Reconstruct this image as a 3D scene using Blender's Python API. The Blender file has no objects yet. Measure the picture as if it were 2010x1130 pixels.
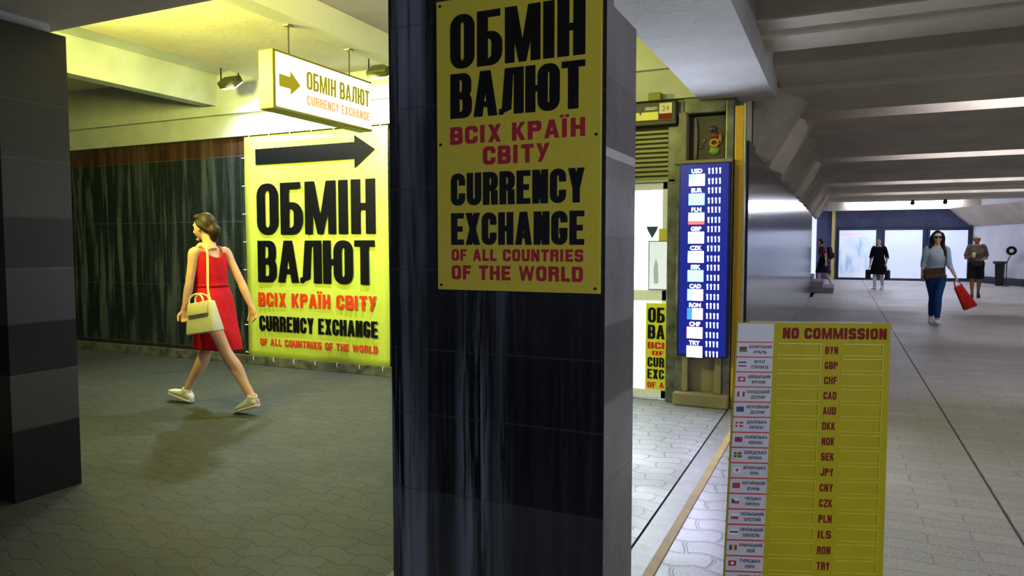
import bpy, bmesh, math, random
from mathutils import Vector, Matrix
S = bpy.context.scene
COL = S.collection
random.seed(7)

# ------------------------------------------------------------------ camera, world, exposure
cam_d = bpy.data.cameras.new('camera'); cam = bpy.data.objects.new('camera', cam_d); COL.objects.link(cam)
cam_d.sensor_width = 36; cam_d.lens = 1400 / 2010 * 36; cam_d.clip_end = 200
cam.location = (0, 0, 1.42)
cam.rotation_euler = (math.pi / 2 - math.atan(82 / 1400), 0, math.atan(645 / 1400))
S.camera = cam
w = bpy.data.worlds.new('world'); S.world = w; w.use_nodes = True
w.node_tree.nodes['Background'].inputs[0].default_value = (0.55, 0.6, 0.8, 1)
w.node_tree.nodes['Background'].inputs[1].default_value = 0.15
S.view_settings.view_transform = 'Standard'; S.view_settings.look = 'None'
S.view_settings.exposure = 0.0; S.view_settings.gamma = 1.0; S.view_settings.use_curve_mapping = False

def light(kind, name, loc, energy, color, size=0.1, target=None, spot=None, size_y=None, blend=0.5):
    d = bpy.data.lights.new(name, kind); d.energy = energy; d.color = color
    if kind == 'AREA':
        d.size = size
        if size_y: d.shape = 'RECTANGLE'; d.size_y = size_y
    else: d.shadow_soft_size = size
    if kind == 'SPOT': d.spot_size = spot; d.spot_blend = blend
    o = bpy.data.objects.new(name, d); COL.objects.link(o); o.location = loc
    if target: o.rotation_euler = (Vector(target) - Vector(loc)).to_track_quat('-Z', 'Y').to_euler()
    return o
YEL = (0.96, 1.0, 0.20); WHT = (0.80, 0.93, 1.0); COOL = (0.80, 0.86, 1.0)
# added unseen yellow bay lamps behind the cross beam, floodlights over the banner, corridor tubes behind the camera
light('AREA', 'added_bay_light', (-5.0, 2.95, 2.95), 195, YEL, 0.4, (-4.9, 5.0, 3.7))
light('AREA', 'added_bay_light', (-2.5, 2.95, 2.95), 30, YEL, 0.4, (-2.5, 5.0, 3.7))
light('AREA', 'added_bay_down_light', (-5.0, 3.3, 3.1), 9, YEL, 0.5, (-5.2, 4.8, 0))
light('SPOT', 'flood_light', (-6.2, 5.86, 3.14), 185, WHT, 0.06, (-5.6, 6.3, 1.6), 2.9, None, 1.0)
light('SPOT', 'flood_light', (-4.2, 5.86, 3.06), 265, WHT, 0.06, (-4.8, 6.3, 1.6), 2.9, None, 1.0)
light('AREA', 'corridor_side_fill', (5.2, 6.12, 3.0), 110, COOL, 1.6, (2.6, 6.12, 0), None, 0.3)  # added fill without a fixture, brightens the pillar side and long beam
light('AREA', 'rate_board_light', (-1.083, 6.285, 1.30), 15, (0.66, 0.68, 1.0), 0.38, (-1.083, 0, 1.30), None, 1.6)
light('AREA', 'kiosk_door_light', (-1.70, 6.44, 1.2), 60, (0.80, 0.90, 1.0), 0.5, (-1.70, 0, 0.6), None, 1.6)
light('AREA', 'corridor_rear_light', (3.0, -1.6, 2.85), 118, COOL, 2.0, (0.6, 1.0, 0), None, 0.4)
light('AREA', 'kiosk_light', (-1.6, 7.1, 2.35), 60, (0.9, 0.97, 1.0), 0.8, (-1.6, 6.8, 0))

# ------------------------------------------------------------------ materials
def new_mat(name):
    m = bpy.data.materials.new(name); m.use_nodes = True
    nt = m.node_tree; b = nt.nodes['Principled BSDF']
    return m, nt, b
def lin(c):
    return tuple(((v / 255) / 12.92 if v / 255 <= .04045 else ((v / 255 + .055) / 1.055) ** 2.4) for v in c) + (1,)
_mc = {}
def flat(name, rgb, rough=0.5, spec=0.4, metal=0.0, var=0.06, bump=0.0, scale=40):
    """plain procedural material: a base colour with slight noise variation"""
    if name in _mc: return _mc[name]
    m, nt, b = new_mat(name); c = lin(rgb)
    n = nt.nodes.new('ShaderNodeTexNoise'); n.inputs['Scale'].default_value = scale; n.inputs['Detail'].default_value = 4
    tc = nt.nodes.new('ShaderNodeTexCoord'); nt.links.new(tc.outputs['Object'], n.inputs['Vector'])
    r = nt.nodes.new('ShaderNodeValToRGB'); nt.links.new(n.outputs['Fac'], r.inputs['Fac'])
    r.color_ramp.elements[0].position = .3; r.color_ramp.elements[1].position = .7
    r.color_ramp.elements[0].color = tuple(v * (1 - var) for v in c[:3]) + (1,)
    r.color_ramp.elements[1].color = tuple(min(1, v * (1 + var)) for v in c[:3]) + (1,)
    nt.links.new(r.outputs['Color'], b.inputs['Base Color'])
    b.inputs['Roughness'].default_value = rough; b.inputs['Specular IOR Level'].default_value = spec; b.inputs['Metallic'].default_value = metal
    if bump:
        bp = nt.nodes.new('ShaderNodeBump'); bp.inputs['Strength'].default_value = bump; bp.inputs['Distance'].default_value = .01
        nt.links.new(n.outputs['Fac'], bp.inputs['Height']); nt.links.new(bp.outputs['Normal'], b.inputs['Normal'])
    _mc[name] = m; return m
def emit(name, rgb, strength, base=None):
    if name in _mc: return _mc[name]
    m, nt, b = new_mat(name); c = lin(rgb)
    b.inputs['Base Color'].default_value = lin(base) if base else c
    b.inputs['Emission Color'].default_value = c; b.inputs['Emission Strength'].default_value = strength
    b.inputs['Roughness'].default_value = .35
    _mc[name] = m; return m
class NB:
    """node-building shorthand"""
    def __init__(s, name): s.m, s.nt, s.b = new_mat(name)
    def n(s, t, **kw):
        x = s.nt.nodes.new('ShaderNode' + t)
        for k, v in kw.items(): setattr(x, k, v)
        return x
    def l(s, a, b): s.nt.links.new(a, b)
    def obj(s, scale=(1, 1, 1), rot=(0, 0, 0), loc=(0, 0, 0)):
        tc = s.n('TexCoord'); mp = s.n('Mapping'); mp.inputs['Scale'].default_value = scale
        mp.inputs['Rotation'].default_value = rot; mp.inputs['Location'].default_value = loc
        s.l(tc.outputs['Object'], mp.inputs['Vector']); return mp.outputs['Vector']
    def noise(s, vec, scale=5, detail=4, rough=.55, dist=0):
        x = s.n('TexNoise'); x.inputs['Scale'].default_value = scale; x.inputs['Detail'].default_value = detail
        x.inputs['Roughness'].default_value = rough; x.inputs['Distortion'].default_value = dist
        s.l(vec, x.inputs['Vector']); return x.outputs['Fac']
    def ramp(s, fac, stops, interp='LINEAR'):
        x = s.n('ValToRGB'); cr = x.color_ramp; cr.interpolation = interp
        while len(cr.elements) < len(stops): cr.elements.new(.5)
        for e, (p, c) in zip(cr.elements, stops):
            e.position = p; e.color = lin(c) if not isinstance(c, (int, float)) else (c, c, c, 1)
        s.l(fac, x.inputs['Fac']); return x.outputs['Color']
    def mix(s, fac, a, b, mode='MIX'):
        x = s.n('Mix', data_type='RGBA', blend_type=mode)
        for sock, v in ((x.inputs[0], fac), (x.inputs[6], a), (x.inputs[7], b)):
            if hasattr(v, 'is_linked') or hasattr(v, 'links'): s.l(v, sock)
            elif isinstance(v, (int, float)): sock.default_value = v
            else: sock.default_value = lin(v)
        return x.outputs[2]
    def math(s, op, a, b=None, c=None):
        x = s.n('Math', operation=op)
        for i, v in enumerate((a, b, c)):
            if v is None: continue
            if isinstance(v, (int, float)): x.inputs[i].default_value = v
            else: s.l(v, x.inputs[i])
        return x.outputs[0]
    def sep(s, vec):
        x = s.n('SeparateXYZ'); s.l(vec, x.inputs[0]); return x.outputs
    def comb(s, x_, y_, z_):
        x = s.n('CombineXYZ')
        for i, v in enumerate((x_, y_, z_)):
            if isinstance(v, (int, float)): x.inputs[i].default_value = v
            else: s.l(v, x.inputs[i])
        return x.outputs[0]
    def bump(s, h, strength=.3, dist=.01):
        x = s.n('Bump'); x.inputs['Strength'].default_value = strength; x.inputs['Distance'].default_value = dist
        s.l(h, x.inputs['Height']); s.l(x.outputs['Normal'], s.b.inputs['Normal'])
    def out(s, color, rough, spec=.5):
        if isinstance(color, tuple): s.b.inputs['Base Color'].default_value = lin(color)
        else: s.l(color, s.b.inputs['Base Color'])
        if isinstance(rough, (int, float)): s.b.inputs['Roughness'].default_value = rough
        else: s.l(rough, s.b.inputs['Roughness'])
        s.b.inputs['Specular IOR Level'].default_value = spec
        return s.m

def joints(k, coord, positions, width=.004):
    """mask of thin lines at given coordinate values"""
    acc = None
    for p in positions:
        d = k.math('ABSOLUTE', k.math('SUBTRACT', coord, p))
        v = k.math('LESS_THAN', d, width)
        acc = v if acc is None else k.math('MAXIMUM', acc, v)
    return acc

def mat_pillar_stained():
    k = NB('stained_black_granite'); v = k.obj(); x, y, z = k.sep(v)
    st = k.noise(k.obj((11, 11, .42)), 1.6, 6, .62, .25)
    patch = k.noise(k.obj((2.2, 2.2, .55), loc=(3.1, 0, 1.7)), 1.5, 3)
    runs = k.ramp(k.math('DIVIDE', k.math('ADD', x, 1.615), .88), [(0, .5), (.07, 1.), (.16, .8), (.20, .25), (.32, .15), (.38, .85), (.46, .9), (.50, .2), (.56, .35), (.62, .05), (1, .08)])
    st2 = k.noise(k.obj((26, 26, .8), loc=(0, 2, 4)), 1.6, 5, .6, .2)
    drip = k.math('MULTIPLY', k.math('MAXIMUM', k.ramp(st, [(.44, 0.), (.60, 1.)]), k.math('MULTIPLY', k.ramp(st2, [(.52, 0.), (.58, 1.)]), .9)), k.math('MULTIPLY', runs, k.ramp(patch, [(.34, 0.15), (.58, 1.)])))
    sp = k.noise(v, 160, 3)
    base = k.ramp(sp, [(.3, (9, 10, 13)), (.75, (22, 24, 30))])
    lower = k.math('MULTIPLY', k.math('LESS_THAN', z, .46), .35)
    base = k.mix(lower, base, (70, 72, 76))
    col = k.mix(k.math('MULTIPLY', drip, .62), base, (146, 152, 172))
    j = joints(k, z, (.46, .765, 1.02, 1.33, 1.64, 1.95, 2.26), .0035)
    j2 = joints(k, x, (-1.15,), .003)
    col = k.mix(k.math('MULTIPLY', k.math('MAXIMUM', j, j2), .5), col, (60, 62, 68))
    rough = k.math('ADD', k.math('MULTIPLY', drip, .4), .24)
    k.bump(k.math('SUBTRACT', 1, j), .25, .004)
    return k.out(col, rough, .45)
def mat_pillar_side():
    k = NB('grey_granite_courses'); v = k.obj(); x, y, z = k.sep(v)
    sp = k.noise(v, 220, 3); big = k.noise(v, 2.5, 3)
    base = k.ramp(sp, [(.3, (118, 116, 122)), (.7, (182, 178, 184))])
    zz = k.math('DIVIDE', z, 2.5)
    band = k.ramp(zz, [(0, .95), (.345, .45), (.457, .85), (.58, 1.), (.70, .8), (.80, 1.)], 'CONSTANT')
    base = k.mix(1.0, base, band, 'MULTIPLY')
    base = k.mix(k.math('MULTIPLY', k.ramp(big, [(.4, 0.), (.7, 1.)]), .3), base, (45, 44, 46))
    j = joints(k, z, (.288, .575, .863, 1.143, 1.45), .0035)
    j2 = joints(k, z, (1.743,), .016)
    col = k.mix(j, base, (128, 126, 124)); col = k.mix(j2, col, (225, 222, 228))
    return k.out(col, k.ramp(big, [(.3, .28), (.7, .5)]), .5)
def mat_pillar_left():
    k = NB('banded_granite'); v = k.obj(); x, y, z = k.sep(v)
    sp = k.noise(v, 130, 3)
    rough_c = k.ramp(sp, [(.3, (32, 31, 22)), (.7, (68, 66, 48))]); pol = k.ramp(sp, [(.3, (12, 12, 12)), (.7, (25, 25, 24))])
    zz = k.math('DIVIDE', z, 2.8)
    band = k.ramp(zz, [(0, 0.), (.143, 1.), (.2525, 0.), (.354, .55), (.461, .2), (.565, .75), (.68, .55), (.8, .65)], 'CONSTANT')
    col = k.mix(band, pol, rough_c)
    j = joints(k, z, (.40, .707, .992, 1.292, 1.581, 1.9, 2.22), .003)
    col = k.mix(k.math('MULTIPLY', j, .6), col, (70, 70, 66))
    return k.out(col, k.math('ADD', .25, k.math('MULTIPLY', band, .3)), .5)
def mat_dark_wall():
    k = NB('polished_dark_slabs'); v = k.obj(); x, y, z = k.sep(v)
    st = k.noise(k.obj((4.5, 1, .35)), 2.0, 6, .6, .3); big = k.noise(k.obj((.8, 1, .25)), 1.2, 3); sp = k.noise(v, 90, 3)
    base = k.ramp(sp, [(.3, (20, 26, 28)), (.7, (40, 48, 50))])
    f = k.math('MULTIPLY', k.ramp(st, [(.47, 0.), (.66, 1.)]), k.ramp(big, [(.40, .08), (.64, 1.)]))
    col = k.mix(k.math('MULTIPLY', f, .7), base, (104, 114, 118))
    top = k.math('GREATER_THAN', z, 2.50)
    col = k.mix(k.math('MULTIPLY', top, .8), col, k.ramp(st, [(.35, (52, 30, 20)), (.7, (96, 62, 44))]))
    low = k.math('LESS_THAN', z, .16); col = k.mix(low, col, (40, 38, 36))
    jx = k.math('LESS_THAN', k.math('FRACT', k.math('DIVIDE', k.math('ADD', x, 20.21), .62)), .008)
    jz = joints(k, z, (.16, .93, 1.72, 2.5), .004)
    col = k.mix(k.math('MULTIPLY', k.math('MAXIMUM', jx, jz), .7), col, (84, 86, 84))
    rough = k.math('ADD', .16, k.math('MULTIPLY', f, .35))
    return k.out(col, rough, .55)
def mat_corridor_wall():
    k = NB('polished_grey_cladding'); v = k.obj(); x, y, z = k.sep(v)
    st = k.noise(k.obj((1, 5, .5)), 2, 5); sp = k.noise(v, 120, 3)
    base = k.ramp(sp, [(.3, (44, 47, 56)), (.7, (74, 77, 88))])
    col = k.mix(k.math('MULTIPLY', k.ramp(st, [(.4, 0.), (.7, 1.)]), .4), base, (104, 108, 122))
    jy = k.math('LESS_THAN', k.math('FRACT', k.math('DIVIDE', k.math('ADD', y, .1), .9)), .01)
    jz = joints(k, z, (.1, .65, 1.25, 1.8), .005)
    col = k.mix(k.math('MAXIMUM', jy, jz), col, (52, 54, 60))
    return k.out(col, .17, .3)
def mat_end_wall():
    k = NB('blue_grey_tiles'); v = k.obj(); x, y, z = k.sep(v)
    big = k.noise(v, 1.2, 4)
    br = k.n('TexBrick'); k.l(k.comb(x, z, 0), br.inputs['Vector'])
    br.offset = 0; br.inputs['Scale'].default_value = 1; br.inputs['Brick Width'].default_value = .6; br.inputs['Row Height'].default_value = .42
    br.inputs['Mortar Size'].default_value = .006
    br.inputs['Color1'].default_value = lin((84, 90, 122)); br.inputs['Color2'].default_value = lin((98, 104, 138)); br.inputs['Mortar'].default_value = lin((126, 132, 160))
    col = k.mix(k.math('MULTIPLY', k.ramp(big, [(.4, 0.), (.7, 1.)]), .5), br.outputs['Color'], (70, 76, 102))
    return k.out(col, .6, .2)
def mat_plaster(name, rgb, dirt, bumps=.35, sc=14):
    k = NB(name); v = k.obj(); big = k.noise(v, 1.3, 5, .6); fine = k.noise(v, sc, 6, .65)
    f = k.ramp(big, [(.38, 0.), (.75, .6)]); col = k.mix(f, rgb, dirt)
    k.bump(fine, bumps, .012)
    return k.out(col, .85, .2)
def mat_floor(name, c1, c2, mortar, bw, rh, dist, rough=(.32, .6), msize=.006, rot=0.0, wav=.018, stain=(60, 58, 50)):
    k = NB(name); v = k.obj(rot=(0, 0, rot)); x, y, z = k.sep(v)
    nz = k.noise(v, 3.5, 2); nz2 = k.noise(k.obj(loc=(5, 3, 0)), 3.5, 2)
    wy = k.math('MULTIPLY', k.math('SINE', k.math('MULTIPLY', x, 2 * math.pi / bw * 1.0)), wav)
    wx = k.math('MULTIPLY', k.math('SINE', k.math('MULTIPLY', y, 2 * math.pi / rh * .5)), wav)
    X = k.math('ADD', k.math('ADD', x, wx), k.math('MULTIPLY', nz, dist)); Y = k.math('ADD', k.math('ADD', y, wy), k.math('MULTIPLY', nz2, dist))
    br = k.n('TexBrick'); k.l(k.comb(X, Y, 0), br.inputs['Vector']); br.inputs['Scale'].default_value = 1
    br.inputs['Brick Width'].default_value = bw; br.inputs['Row Height'].default_value = rh; br.inputs['Mortar Size'].default_value = msize
    br.inputs['Mortar Smooth'].default_value = .3; br.inputs['Bias'].default_value = 0
    br.inputs['Color1'].default_value = lin(c1); br.inputs['Color2'].default_value = lin(c2); br.inputs['Mortar'].default_value = lin(mortar)
    big = k.noise(v, .9, 5, .6); sp = k.noise(v, 70, 3); blot = k.noise(k.obj(loc=(9, 1, 0)), 5.5, 3)
    col = k.mix(k.math('MULTIPLY', k.ramp(big, [(.4, 0.), (.68, 1.)]), .45), br.outputs['Color'], stain)
    col = k.mix(k.math('MULTIPLY', k.ramp(blot, [(.66, 0.), (.74, 1.)]), .5), col, stain)
    col = k.mix(.25, col, k.ramp(sp, [(.3, (40, 40, 38)), (.7, (min(255, c1[0] + 50), min(255, c1[1] + 50), min(255, c1[2] + 46)))]))
    rg = k.ramp(big, [(.3, rough[0]), (.7, rough[1])])
    k.bump(k.math('ADD', k.math('MULTIPLY', k.math('SUBTRACT', 1, br.outputs['Fac']), 1.0), k.math('MULTIPLY', sp, .12)), .5, .006)
    return k.out(col, rg, .5)
def mat_worn(name, rgb, under, thr=(.42, .6), rough=.6):
    k = NB(name); v = k.obj(); n = k.noise(v, 9, 6, .7); s = k.noise(v, 120, 2)
    col = k.mix(k.ramp(n, [(thr[0], 1.), (thr[1], 0.)]), rgb, under)
    k.bump(s, .2, .004); return k.out(col, rough, .4)

M_STAIN = mat_pillar_stained(); M_PSIDE = mat_pillar_side(); M_PLEFT = mat_pillar_left(); M_WALL = mat_dark_wall()
M_CWALL = mat_corridor_wall(); M_EWALL = mat_end_wall()
M_CEIL = mat_plaster('grey_painted_concrete', (200, 190, 174), (154, 146, 132))
M_BEAM = mat_plaster('rough_white_plaster', (205, 203, 204), (150, 148, 150), .7, 22)
M_BAY = mat_plaster('cream_ceiling_paint', (242, 238, 205), (222, 216, 170), .12)
M_WBEAM = mat_plaster('white_wall_beam_paint', (196, 198, 196), (140, 140, 118), .2)
M_WHITE = mat_plaster('white_wall_plaster', (228, 227, 234), (200, 200, 212), .1)
M_FLOOR_L = mat_floor('grey_wave_pavers', (66, 70, 68), (53, 58, 54), (12, 14, 13), .23, .115, .025, (.45, .7))
M_FLOOR_R = mat_floor('grey_corridor_pavers', (204, 200, 197), (188, 184, 180), (154, 150, 147), .42, .125, .02, (.4, .6), .005, 0, .006, (156, 152, 147))
M_COBBLE = mat_floor('pale_large_cobbles', (158, 155, 160), (136, 133, 138), (40, 38, 40), .24, .15, .05, (.25, .5), .010, 0, .02)
M_STRIP = mat_worn('smooth_concrete_strip', (136, 134, 134), (98, 96, 93), (.3, .6), .42)
M_YLINE = mat_worn('worn_yellow_road_paint', (206, 168, 72), (172, 144, 84), (.40, .72))
M_BLACK = flat('black_plastic', (20, 20, 22), .4); M_BLKPRINT = flat('black_print', (14, 14, 16), .28, .5)
M_RED = flat('red_print', (205, 38, 40), .4); M_DKRED = flat('dark_red_print', (128, 20, 24), .6, .2)
M_YPOST = flat('yellow_painted_metal', (196, 150, 28), .4); M_YPANEL = flat('glossy_yellow_panel', (216, 200, 66), .3, .5, 0, .03)
M_BANNER = flat('yellow_green_vinyl', (200, 216, 92), .35, .4, 0, .03); M_STEEL = flat('brushed_grey_steel', (120, 120, 118), .35, .5, .8)
M_OLIVE = flat('olive_sign_edge', (126, 120, 18), .4); M_WPLAS = flat('white_plastic', (232, 232, 236), .4)
M_STONE = mat_plaster('weathered_beige_stone', (150, 140, 112), (96, 90, 70), .5); M_DKSTONE = flat('grey_green_stone', (92, 94, 84), .3, .5, 0, .6, 0, 9)

# ------------------------------------------------------------------ geometry helpers
def mesh_obj(name, bm, mat, parent=None, smooth=False):
    me = bpy.data.meshes.new(name); bmesh.ops.recalc_face_normals(bm, faces=bm.faces); bm.to_mesh(me); bm.free()
    o = bpy.data.objects.new(name, me); COL.objects.link(o)
    for m in (mat if isinstance(mat, (list, tuple)) else [mat]): me.materials.append(m)
    if smooth:
        for p in me.polygons: p.use_smooth = True
    if parent: o.parent = parent
    return o
def empty(name, label, cat, loc=(0, 0, 0), rz=0, group=None):
    o = bpy.data.objects.new(name, None); COL.objects.link(o); o.location = loc; o.rotation_euler = (0, 0, rz); o.empty_display_size = .1
    o['label'] = label; o['category'] = cat
    if group: o['group'] = group
    return o
def tag(o, label, cat, group=None):
    o['label'] = label; o['category'] = cat
    if group: o['group'] = group
    return o
def struct(o): o['kind'] = 'structure'; return o
def box(bm, x0, x1, y0, y1, z0, z1, bevel=0, M=None, mi=0):
    vs = [bm.verts.new((x, y, z)) for x in (x0, x1) for y in (y0, y1) for z in (z0, z1)]
    F = [(0, 1, 3, 2), (4, 6, 7, 5), (0, 4, 5, 1), (2, 3, 7, 6), (0, 2, 6, 4), (1, 5, 7, 3)]
    fs = [bm.faces.new([vs[i] for i in f]) for f in F]
    for f in fs: f.material_index = mi
    if bevel:
        es = {e for f in fs for e in f.edges}
        r = bmesh.ops.bevel(bm, geom=list(es), offset=bevel, segments=2, profile=.5, affect='EDGES')
        vs = list({v for f in r['faces'] for v in f.verts} | {v for v in vs if v.is_valid})
    if M is not None:
        for v in vs: v.co = M @ v.co
    return vs
def BM(): return bmesh.new()
def boxo(name, mat, *a, bevel=0, parent=None): bm = BM(); box(bm, *a, bevel=bevel); return mesh_obj(name, bm, mat, parent)
def prism(bm, pts, fn, depth, mi=0):
    """extrude 2-D polygon pts through fn(u, v, w)"""
    a = [bm.verts.new(fn(u, v, 0)) for u, v in pts]; b = [bm.verts.new(fn(u, v, depth)) for u, v in pts]
    n = len(pts); fs = [bm.faces.new(b), bm.faces.new(a[::-1])]
    for i in range(n): fs.append(bm.faces.new((a[i], a[(i + 1) % n], b[(i + 1) % n], b[i])))
    for f in fs: f.material_index = mi
def catmull(P, n):
    """P: list of tuples (any length); smooth resample with n steps a segment"""
    out = []; L = len(P)
    for i in range(L - 1):
        p0 = P[max(i - 1, 0)]; p1 = P[i]; p2 = P[i + 1]; p3 = P[min(i + 2, L - 1)]
        for k in range(n):
            t = k / n
            out.append(tuple(.5 * (2 * b + (c - a) * t + (2 * a - 5 * b + 4 * c - d) * t * t + (3 * b - a - 3 * c + d) * t ** 3) for a, b, c, d in zip(p0, p1, p2, p3)))
    out.append(tuple(P[-1])); return out
def sweep(bm, pts, rad, n=14, side=None, cap=True, sub=4, fn=None, mi=0):
    """tube through pts; rad: float or (a, b): a along `side`, b across it"""
    R = [(r, r) if isinstance(r, (int, float)) else r for r in (rad if isinstance(rad, list) else [rad] * len(pts))]
    rows = catmull([tuple(p) + tuple(r) for p, r in zip(pts, R)], sub) if sub > 1 else [tuple(p) + tuple(r) for p, r in zip(pts, R)]
    C = [Vector(r[:3]) for r in rows]; rings = []
    sd = Vector(side) if side else None
    for i, c in enumerate(C):
        t = (C[min(i + 1, len(C) - 1)] - C[max(i - 1, 0)]).normalized()
        if sd is None:
            ref = Vector((1, 0, 0)) if abs(t.x) < .8 else Vector((0, 1, 0)); sd = (ref - t * ref.dot(t)).normalized()
        u = (sd - t * sd.dot(t)).normalized(); v = t.cross(u)
        if side is None: sd = u
        a, b = max(rows[i][3], 1e-4), max(rows[i][4], 1e-4)
        ring = []
        for j in range(n):
            th = 2 * math.pi * j / n; q = c + u * (a * math.cos(th)) + v * (b * math.sin(th))
            if fn: q = fn(q, i / (len(C) - 1), th)
            ring.append(bm.verts.new(q))
        rings.append(ring)
    for A, B in zip(rings, rings[1:]):
        for j in range(n): bm.faces.new((A[j], A[(j + 1) % n], B[(j + 1) % n], B[j])).material_index = mi
    if cap: bm.faces.new(rings[0][::-1]).material_index = mi; bm.faces.new(rings[-1]).material_index = mi
    return rings
def blob(bm, c, r, M=None, n=16, fn=None):
    res = bmesh.ops.create_uvsphere(bm, u_segments=n, v_segments=max(8, n // 2 + 2), radius=1)
    for v in res['verts']:
        p = Vector((v.co.x * r[0], v.co.y * r[1], v.co.z * r[2]))
        if fn: p = fn(p, v.co)
        if M: p = M @ p
        v.co = p + Vector(c)
def ball(bm, c, r): blob(bm, c, (r, r, r), n=10)
def finish(name, bm, mat, parent, voxel=None, smooth=3, solid=None, subd=0, factor=.5):
    """evaluate modifiers to a plain mesh"""
    o = mesh_obj(name + '_raw', bm, mat)
    if voxel:
        m = o.modifiers.new('r', 'REMESH'); m.mode = 'VOXEL'; m.voxel_size = voxel; m.use_smooth_shade = True
    if subd: m = o.modifiers.new('u', 'SUBSURF'); m.levels = subd; m.render_levels = subd
    if smooth: m = o.modifiers.new('s', 'SMOOTH'); m.factor = factor; m.iterations = smooth
    if solid: m = o.modifiers.new('t', 'SOLIDIFY'); m.thickness = solid; m.offset = 1
    dg = bpy.context.evaluated_depsgraph_get(); me = bpy.data.meshes.new_from_object(o.evaluated_get(dg), depsgraph=dg)
    old = o.data; bpy.data.objects.remove(o); bpy.data.meshes.remove(old)
    me.name = name; n = bpy.data.objects.new(name, me); COL.objects.link(n)
    for p in me.polygons: p.use_smooth = True
    if not me.materials: me.materials.append(mat)
    if parent: n.parent = parent
    return n

# ------------------------------------------------------------------ block lettering
def arc(cx, cy, rx, ry, a0, a1, n=5):
    return [(cx + rx * math.cos(math.radians(a0 + (a1 - a0) * i / n)), cy + ry * math.sin(math.radians(a0 + (a1 - a0) * i / n))) for i in range(n + 1)]
def rr(rect, tv, th, seq, r, sq=()):
    """stroked rounded rectangle along seq of corners / sides -> list of quads"""
    x0, y0, x1, y1 = rect; o, q = [], []
    for s in seq:
        if isinstance(s, tuple):
            k, val = s
            if k == 'R': o.append((x1, val)); q.append((x1 - tv, val))
            if k == 'L': o.append((x0, val)); q.append((x0 + tv, val))
            if k == 'T': o.append((val, y1)); q.append((val, y1 - th))
            if k == 'B': o.append((val, y0)); q.append((val, y0 + th))
            continue
        sx, sy = (1 if s[1] == 'R' else -1), (1 if s[0] == 'T' else -1)
        X, Y = (x1 if sx > 0 else x0), (y1 if sy > 0 else y0)
        ro = 1e-4 if s in sq else r; ri = 1e-4 if s in sq else max(r * .35, 1e-4); a0 = {'TR': 0, 'TL': 90, 'BL': 180, 'BR': 270}[s]
        A = arc(X - sx * ro, Y - sy * ro, ro, ro, a0, a0 + 90); B = arc(X - sx * (tv + ri), Y - sy * (th + ri), ri, ri, a0, a0 + 90)
        if seq[0] == 'CW': pass
        o += A; q += B
    return [[o[i], o[i + 1], q[i + 1], q[i]] for i in range(len(o) - 1)]
def ring(rect, tv, th, r, sq=()):
    m = (rect[1] + rect[3]) / 2
    return rr(rect, tv, th, [('R', m), 'TR', 'TL', 'BL', 'BR', ('R', m)], r, sq)
def rect(x0, y0, x1, y1): return [(x0, y0), (x1, y0), (x1, y1), (x0, y1)]
WID = {'М': 1.35, 'M': 1.35, 'І': .42, 'I': .42, 'Ї': .42, 'Ю': 1.45, 'W': 1.5, ' ': .45, 'Л': 1.08, 'А': 1.08, 'A': 1.08, 'E': .9, 'F': .85, 'L': .82, 'Т': .95, 'T': .95, '1': .55}
LAT = dict(zip('АВСЕНІКМОРТХ', 'ABCEHIKMOPTX'))
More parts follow.
